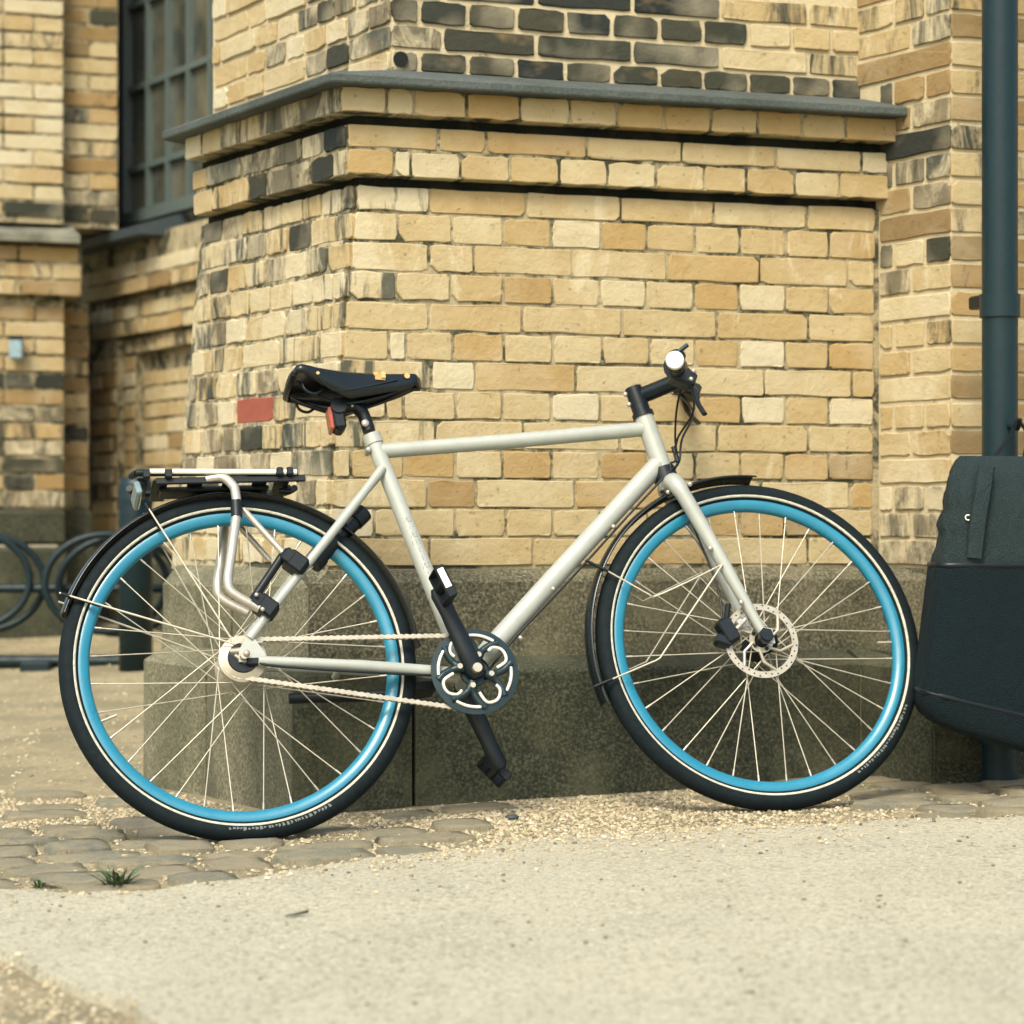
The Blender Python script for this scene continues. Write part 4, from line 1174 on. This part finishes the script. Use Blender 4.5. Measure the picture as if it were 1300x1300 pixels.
m = MB(); m.tube([(.0048, -.0743, .672), (.0040, -.0752, .638)], .0115, 14); m.build('strut_collar', M_BLK, lr)
# clamps, locking bar and rods on the seat stays
m = MB()
ssd = (Vector((.318, 0, .757)) - Vector((.014, 0, .390))).normalized()
Rs = Matrix((ssd, Vector((0, 1, 0)), ssd.cross(Vector((0, 1, 0))))).transposed()
for cx, cz in ((.046, .452), (.112, .541)):
    m.box((cx + .004, -.060, cz), (.036, .044, .050), Rs, 0, .008); m.box((cx - .012, -.066, cz + .012), (.030, .034, .028), Rs, 0, .006)
m.tube([(.022, -.070, .462), (.090, -.068, .556)], .0085, 12)
cm = m.build('frame_clamp', M_RUB, bike)
m = MB()
for p in ((.030, -.090, .470), (.040, -.090, .440)): m.sphere(p, .0045)
m.build('clamp_bolt', M_SILV, cm)
for p, q in (((.020, -.058, .660), (.092, -.068, .562)), ((.018, .052, .672), (.082, .060, .590))):
    m = MB(); m.tube([p, q], .0064, 10); m.build('rack_rod', M_SILV, lr)
m = MB(); m.tube([(.166, -.010, .562), (.268, .004, .662)], .0165, 14); m.tube([(.252, .0, .648), (.274, .004, .669)], .0205, 14); m.tube([(.158, -.012, .554), (.176, -.010, .572)], .0195, 12); m.build('frame_pump', M_RUB, bike)
# kickstand
m = MB(); m.box((.365, .020, .296), (.05, .05, .028), None, 0, .006); m.tube([(.375, .050, .296), (.24, .060, .296), (.100, .062, .298)], [.013, .012, .011], 10); m.build('kickstand', M_RUB, bike)

# ------------------------------------------------------------------ roll-top bag hanging on the pipe bracket
def P3(u, v, Y): return Vector(((u - 650) / 2960 * Y, Y, CAM_H - (v - 664) / 2960 * Y))
bagc = Vector((.985, 4.885, 0))
bag = empty('backpack', (bagc.x, bagc.y, .12), 'black roll-top backpack hanging in front of the drainpipe at the right edge', 'bag')
def cloth(name, c, fold):
    m = NT(name); co = m.coords('obj', False)
    m.base(m.ramp(m.noise(co, 300, 3, .6), [(0.3, tuple(x * .7 for x in c)), (0.7, tuple(x * 1.35 for x in c))]))
    h = m.mix(.25, m.noise(co, fold, 5, .6, .8, (1, 1, .55)), m.noise(co, 420, 2, .5))
    m.bump(h, .9, .035); return m.set(.8, 0, .25)
M_CAN = cloth('dark canvas', (0.020, 0.036, 0.037), 11)
M_BAGD = cloth('coated black fabric', (0.0012, 0.0095, 0.0125), 5)
def bag_shell(zs, lefts, rights, th, wob, slant=0.0):
    m = MB(); n = 28; vs = []
    for z, l, r_, t in zip(zs, lefts, rights, th):
        for j in range(n):
            a = 2 * math.pi * j / n; ca_, sa = math.cos(a), math.sin(a)
            ex = .45
            x = math.copysign(abs(ca_) ** ex, ca_); y = math.copysign(abs(sa) ** ex, sa)
            cx = (l + r_) / 2; hw = (r_ - l) / 2
            w_ = wob * math.sin(9 * a + z * 40) * math.sin(z * 31 + a * 2)
            vs.append((cx + x * hw + w_, y * t + (cx + x * hw) * .22 + w_, z - slant * (x * hw + cx) * 1.0))
    K = len(zs); fs = [(i * n + j, i * n + (j + 1) % n, (i + 1) * n + (j + 1) % n, (i + 1) * n + j) for i in range(K - 1) for j in range(n)]
    m.add(vs, fs, 0, True); m.add(vs[:n], [tuple(range(n - 1, -1, -1))]); m.add(vs[-n:], [tuple(range(n))]); return m
def lx(u, Y=4.83): return (u - 650) / 2960 * Y - bagc.x
def lz(v, Y=4.83): return CAM_H - (v - 664) / 2960 * Y - .12
rt = .165
vv = [932, 928, 921, 908, 890, 860, 820, 780, 745, 722, 714]
m = bag_shell([lz(v) for v in vv], [lx(u) for u in (1200, 1183, 1172, 1166, 1165, 1168, 1173, 1178, 1182, 1184, 1188)], [rt - .03, rt - .012, rt, rt, rt, rt, rt, rt, rt, rt, rt - .004], [.070, .084, .090, .094, .094, .094, .092, .089, .086, .084, .081], .0022, 0.0)
def slant(mm):
    for i, v in enumerate(mm.v):
        k = max(0, min(1, (lz(716) - v[2]) / (lz(716) - lz(930)))); mm.v[i] = (v[0], v[1], v[2] - ((v[0] + .11) * .30 - .018) * k)
slant(m); bb = m.build('bag_body', M_BAGD, bag)
m = bag_shell([lz(v) for v in (893, 891, 888.5, 886.5)], [lx(u) - d for u, d in ((1165, -.0005), (1165, .0016), (1165, .0016), (1165, -.0005))], [rt, rt + .0016, rt + .0016, rt], [.0935, .0955, .0955, .0935], .0, 0.0)
slant(m); m.build('seam', M_RUB, bb)
m = bag_shell([lz(v) for v in (721, 719, 716, 714)], [lx(u) - d for u, d in ((1185, -.001), (1185, .0015), (1185, .0015), (1185, -.001))], [rt, rt + .0016, rt + .0016, rt], [.083, .0855, .0855, .083], .0, 0.0)
m.build('seam', M_RUB, bb)
vv = [715, 706, 696, 686, 676, 666, 656, 646, 636, 626, 616, 606, 598, 590, 583, 578]
uu = (1190, 1191, 1194, 1197, 1199, 1197, 1200, 1204, 1203, 1205, 1208, 1210, 1212, 1216, 1219, 1224)
tt = [.079, .078, .077, .076, .075, .074, .071, .069, .066, .062, .056, .050, .042, .034, .025, .013]
m = bag_shell([lz(v) for v in vv], [lx(u) for u in uu], [rt - .01 - .0025 * k for k in range(16)], tt, .0065)
m.build('bag_top', M_CAN, bag)
m = MB(); m.tube(bez([(lx(1252), -.060, lz(592)), (lx(1246), -.078, lz(620)), (lx(1238), -.090, lz(660)), (lx(1232), -.096, lz(708))], 6), .017, 8, flat=((1, 0, 0), .16)); 
m.build('strap', M_CAN, bag)
m = MB(); m.revolve([(.0065, -.001), (.0065, .001), (.0042, .001), (.0042, -.001)], a0=R(60), a1=R(300), steps=16, c=(lx(1225), -.088, lz(657))); m.build('logo', M_WHITE, bag)
m = MB(); hk = pp + wn * .078 + UP * (pipe.location.z + 1.06 - .275) - bag.location
m.tube(bez([(.02, -.005, lz(582)), (hk.x - .02, hk.y, hk.z - .03), (hk.x, hk.y, hk.z + .004), (hk.x + .02, hk.y, hk.z - .03), (.09, .01, lz(585))], 6), .009, 8, flat=((0, 1, 0), .3)); m.build('handle', M_BAGD, bag)

# ------------------------------------------------------------------ setts, gravel, weeds
cob = bpy.data.objects.new('cobbles', None); COL.objects.link(cob); cob['kind'] = 'structure'
def sett_mat(nm, a, b, c):
    m = NT(nm); co = m.coords('obj')
    base = m.ramp(m.rnd(), [(0, a), (.5, b), (1, c)])
    base = m.mix(m.ramp(m.noise(co, 22, 5, .7), [(0.35, .7), (0.65, 0.0)]), base, m.mix(1.0, base, (.6, .58, .5), 'MULTIPLY'))
    base = m.mix(m.ramp(m.noise(co, 9, 4, .6), [(0.5, 0), (0.65, .8)]), base, (0.38, 0.31, 0.19))
    base = m.mix(m.ramp(m.noise(m.coords('world'), 11, 6, .75), [(0.46, 0), (0.58, .85)]), base, (0.42, 0.36, 0.235))
    base = m.mix(m.ramp(m.noise(co, 45, 4, .7), [(0.56, 0), (0.66, .7)]), base, (0.10, 0.105, 0.07))
    m.base(base); m.bump(m.noise(co, 60, 6, .75), .9, .010); return m.set(.85, 0, .35)
M_SETT = sett_mat('granite sett', (0.33, 0.315, 0.225), (0.44, 0.39, 0.265), (0.28, 0.295, 0.235))
sett_meshes = []
for i in range(10):
    r_ = random.Random(i); m = MB(); n = 12; rings = []
    shp = [1 + r_.uniform(-.13, .09) for _ in range(n)]
    for (k, z) in ((1.0, -.04), (1.0, -.006), (.95, .000), (.62, .002)):
        for j in range(n):
            a = 2 * math.pi * j / n; ca_, sa = math.cos(a), math.sin(a); e = .42
            rings.append((math.copysign(abs(ca_) ** e, ca_) * .5 * k * shp[j], math.copysign(abs(sa) ** e, sa) * .5 * k * shp[j], z + r_.uniform(-.0025, .0025)))
    fs = [(q * n + j, q * n + (j + 1) % n, (q + 1) * n + (j + 1) % n, (q + 1) * n + j) for q in range(3) for j in range(n)] + [tuple(range(3 * n, 4 * n))]
    m.add(rings, fs, 0, True); sett_meshes.append(m.mesh('cobble', M_SETT))
sang = R(21); sa_ = Vector((math.cos(sang), math.sin(sang), 0)); sb_ = Vector((-math.sin(sang), math.cos(sang), 0)); S0 = Vector((-.3, 4.08, 0))
def near_plinth(x, y):
    p = Vector((x, y, 0)) - W0
    return p.dot(wn) < LOD + .03 and p.dot(ln) < LOD + .03 + .03 and x < 1.05
for row in range(-3, 12):
    s = -1.9 + (row % 2) * .07
    w_ = .125 + .02 * math.sin(row * 2.3)
    while s < 1.9:
        L = random.uniform(.12, .20); p = S0 + sa_ * (s + L / 2) + sb_ * (row * .132 + random.uniform(-.006, .006)); x, y = p.x, p.y; s += L
        if y < edge_y(x) + .055 or near_plinth(x, y): continue
        p2 = p - Pz
        if p2.dot(wn) < .22 and p2.dot(ln) < .22: continue
        if x < -1.15 and y > 5.0: continue
        if abs(x) > 1.25: continue
        if .36 < x < .74 and y < 4.86: continue      # gravel covers the stones where the front tyre stands
        # loose gravel has buried most of the middle
        cov = math.exp(-((x - .16) / .36) ** 2)
        if random.random() < cov * 1.25: continue
        if x < -.35 and y > 4.75 and random.random() < .75: continue
        o = bpy.data.objects.new('cobble', random.choice(sett_meshes)); COL.objects.link(o); o.parent = cob
        o.location = (x, y, G(x, y) + random.uniform(.004, .013)); o.rotation_euler = (random.uniform(-.03, .03), random.uniform(-.03, .03), sang + random.uniform(-.06, .06))
        o.scale = (L - .014, w_ - .010, 1)

def pebble_field(name, pts, rmin, rmax, mat):
    base = np.array([(1, 0, 0), (-1, 0, 0), (0, 1, 0), (0, -1, 0), (0, 0, 1), (.7, .7, -.3), (-.7, .6, .3), (.5, -.7, .4)], float)
    ico = np.array([(0, .53, .85), (0, -.53, .85), (.85, 0, .53), (-.85, 0, .53), (.53, .85, 0), (-.53, .85, 0), (.53, -.85, 0), (-.53, -.85, 0), (.85, 0, -.4), (-.85, 0, -.4)])
    fs0 = [(0, 3, 1), (0, 1, 2), (0, 2, 4), (0, 4, 5), (0, 5, 3), (1, 3, 7), (1, 7, 6), (1, 6, 2), (2, 8, 4), (2, 6, 8), (3, 5, 9), (3, 9, 7)]
    V = []; Fc = []
    for i, (x, y) in enumerate(pts):
        s = rmin + (rmax - rmin) * rng.random() ** 3
        a = rng.random() * 6.28; sc_ = s * (0.7 + .6 * rng.random(3)); sc_[2] *= .8
        p = ico * (1 + .18 * (rng.random(ico.shape) - .5)) * sc_
        c_, s_ = math.cos(a), math.sin(a)
        q = np.stack([p[:, 0] * c_ - p[:, 1] * s_ + x, p[:, 0] * s_ + p[:, 1] * c_ + y, p[:, 2] + gzp(x, y) + s * .25], 1)
        b = len(V); V += q.tolist(); Fc += [(f[0] + b, f[1] + b, f[2] + b) for f in fs0]
    me = bpy.data.meshes.new(name); me.from_pydata(V, [], Fc); me.update(); me.materials.append(mat)
    at = me.attributes.new('tone', 'FLOAT', 'FACE'); at.data.foreach_set('value', np.repeat(rng.random(len(pts)), len(fs0)).astype(np.float32))
    o = bpy.data.objects.new(name, me); COL.objects.link(o); o['kind'] = 'stuff'; return o
def gzp(x, y): return G(x, y) + (.014 if (low_y(x) < y < edge_y(x)) else 0)
def peb_mat():
    m = NT('pebbles'); at = m.n('ShaderNodeAttribute'); at.attribute_name = 'tone'
    m.base(m.ramp(at.outputs['Fac'], [(0, (0.10, 0.085, 0.055)), (.12, (0.31, 0.255, 0.16)), (.55, (0.39, 0.33, 0.21)), (.93, (0.46, 0.40, 0.27)), (1, (0.57, 0.53, 0.42))])); return m.set(.8, 0, .4)
M_PEB = peb_mat()
pts = []
while len(pts) < 26000:
    x = rng.uniform(-1.3, 1.35); y = rng.uniform(3.7, 5.35)
    e = edge_y(x)
    if near_plinth(x, y): continue
    cov = math.exp(-((x - .16) / .42) ** 2)
    d = y - e
    prob = (.22 + .9 * cov) if d > -.03 else cov * math.exp((d + .03) / .09) * .8
    if x < -.35 and y > 4.75: prob = max(prob, .7)
    pw = (Vector((x, y, 0)) - W0).dot(wn) - LOD
    if -.03 < pw < .10: prob = max(prob, .75)
    if rng.random() < prob: pts.append((x, y))
pebble_field('gravel', pts, .0014, .0060, M_PEB)
pts = []
while len(pts) < 2600:
    x = rng.uniform(-2.4, -.85); y = rng.uniform(5.0, 8.9); pts.append((x, y))
tag(pebble_field('gravel', pts, .0025, .0075, M_PEB))
pts = []
while len(pts) < 1500:
    x = rng.uniform(-.85, -.35); y = rng.uniform(2.6, 3.35)
    if y < low_y(x) - .004 + .02 * rng.random(): pts.append((x, y))
pebble_field('gravel', pts, .002, .006, M_PEB)
pts = [(rng.uniform(-1.1, 1.2), 0) for _ in range(420)]
pts = [(x, edge_y(x) - .02 - rng.random() ** 1.6 * 1.5) for x, _ in pts]
pts = [(x, y) for x, y in pts if y > low_y(x) + .02]
pebble_field('grit', pts, .0012, .0045, plain('grit', (0.14, 0.12, 0.08), .85))

M_GRASS = plain('grass blade', (0.075, 0.12, 0.05), .6, 0, .3, 0, .35, 40)
M_DRY = plain('dry grass', (0.20, 0.19, 0.075), .7, 0, .3, 0, .3, 40)
def weed(x, y, n, h, spread, label, mat=M_GRASS, leafy=False, seed=1):
    r_ = random.Random(seed); m = MB(); z = gzp(x, y)
    for i in range(n):
        a = r_.uniform(0, 6.28); L = h * r_.uniform(.5, 1.1); out = spread * r_.uniform(.3, 1.0)
        p0 = Vector((r_.uniform(-.012, .012), r_.uniform(-.012, .012), -.004)); d = Vector((math.cos(a), math.sin(a), 0))
        side = Vector((-d.y, d.x, 0)); w_ = (.0026 if leafy else .0014) * r_.uniform(.7, 1.3)
        vs = []
        for k in range(5):
            t = k / 4; c = p0 + d * (out * t * (0.4 + .6 * t)) + UP * (L * t * (1 - .35 * t))
            ww = w_ * (math.sin(math.pi * (.15 + .85 * t)) if leafy else (1 - t * .92))
            vs += [c - side * ww, c + side * ww]
        m.add(vs, [(2 * k, 2 * k + 1, 2 * k + 3, 2 * k + 2) for k in range(4)], 0, True)
    o = m.build('weed', mat); o.location = (x, y, z); tag(o, label, 'weed', 'weeds in the joints of the cobbles'); return o
weed(-.665, 3.93, 60, .062, .062, 'dark green leafy weed at the pavement edge, biggest of the weeds', leafy=True, seed=3)
weed(-.80, 3.97, 34, .028, .05, 'low dark weed between cobbles at the far left', leafy=True, seed=4)
weed(-.278, 4.19, 22, .030, .05, 'thin grass tuft growing among cobbles below the chain', seed=5)
weed(-.45, 4.42, 12, .026, .025, 'dry grass wisps right in front of the rear tyre', M_DRY, seed=6)
weed(-.36, 4.28, 14, .022, .03, 'small yellowish tuft of grass right of the rear tyre contact', M_DRY, seed=8)
def leaf():
    m = MB(); vs = []
    for k in range(9):
        t = k / 8; w_ = .0045 * math.sin(math.pi * t) ** .8; vs += [(-.019 + .038 * t, -w_, .001 + .003 * t), (-.019 + .038 * t, w_, .002 + .007 * t * t), ]
    m.add(vs, [(2 * k, 2 * k + 1, 2 * k + 3, 2 * k + 2) for k in range(8)], 0, True)
    o = m.build('leaf', plain('dark leaf', (0.035, 0.05, 0.028), .6)); md = o.modifiers.new('t', 'SOLIDIFY'); md.thickness = .0008
    x, y = -.325, 3.52; o.location = (x, y, gzp(x, y) + .001); o.rotation_euler = (0, 0, R(25)); return tag(o, 'single curled dark leaf lying on the pale pavement', 'leaf')
leaf()
m = MB(); m.sphere((0, 0, 0), .012, 0, 9, (1.3, .9, .55)); st = m.build('stone', plain('dark pebble', (0.03, 0.045, 0.05), .6)); st.location = (0.0, 4.70, G(0, 4.7) + .004)
tag(st, 'dark flat stone lying on the gravel below the pedals', 'stone')
m = MB(); m.sphere((0, 0, 0), .013, 0, 9, (1.2, .9, .6)); st = m.build('stone', plain('grey pebble', (0.16, 0.16, 0.13), .7)); st.location = (.80, 5.0, G(.8, 5.0) + .005)
tag(st, 'grey pebble at the foot of the plinth right of the front tyre', 'stone')
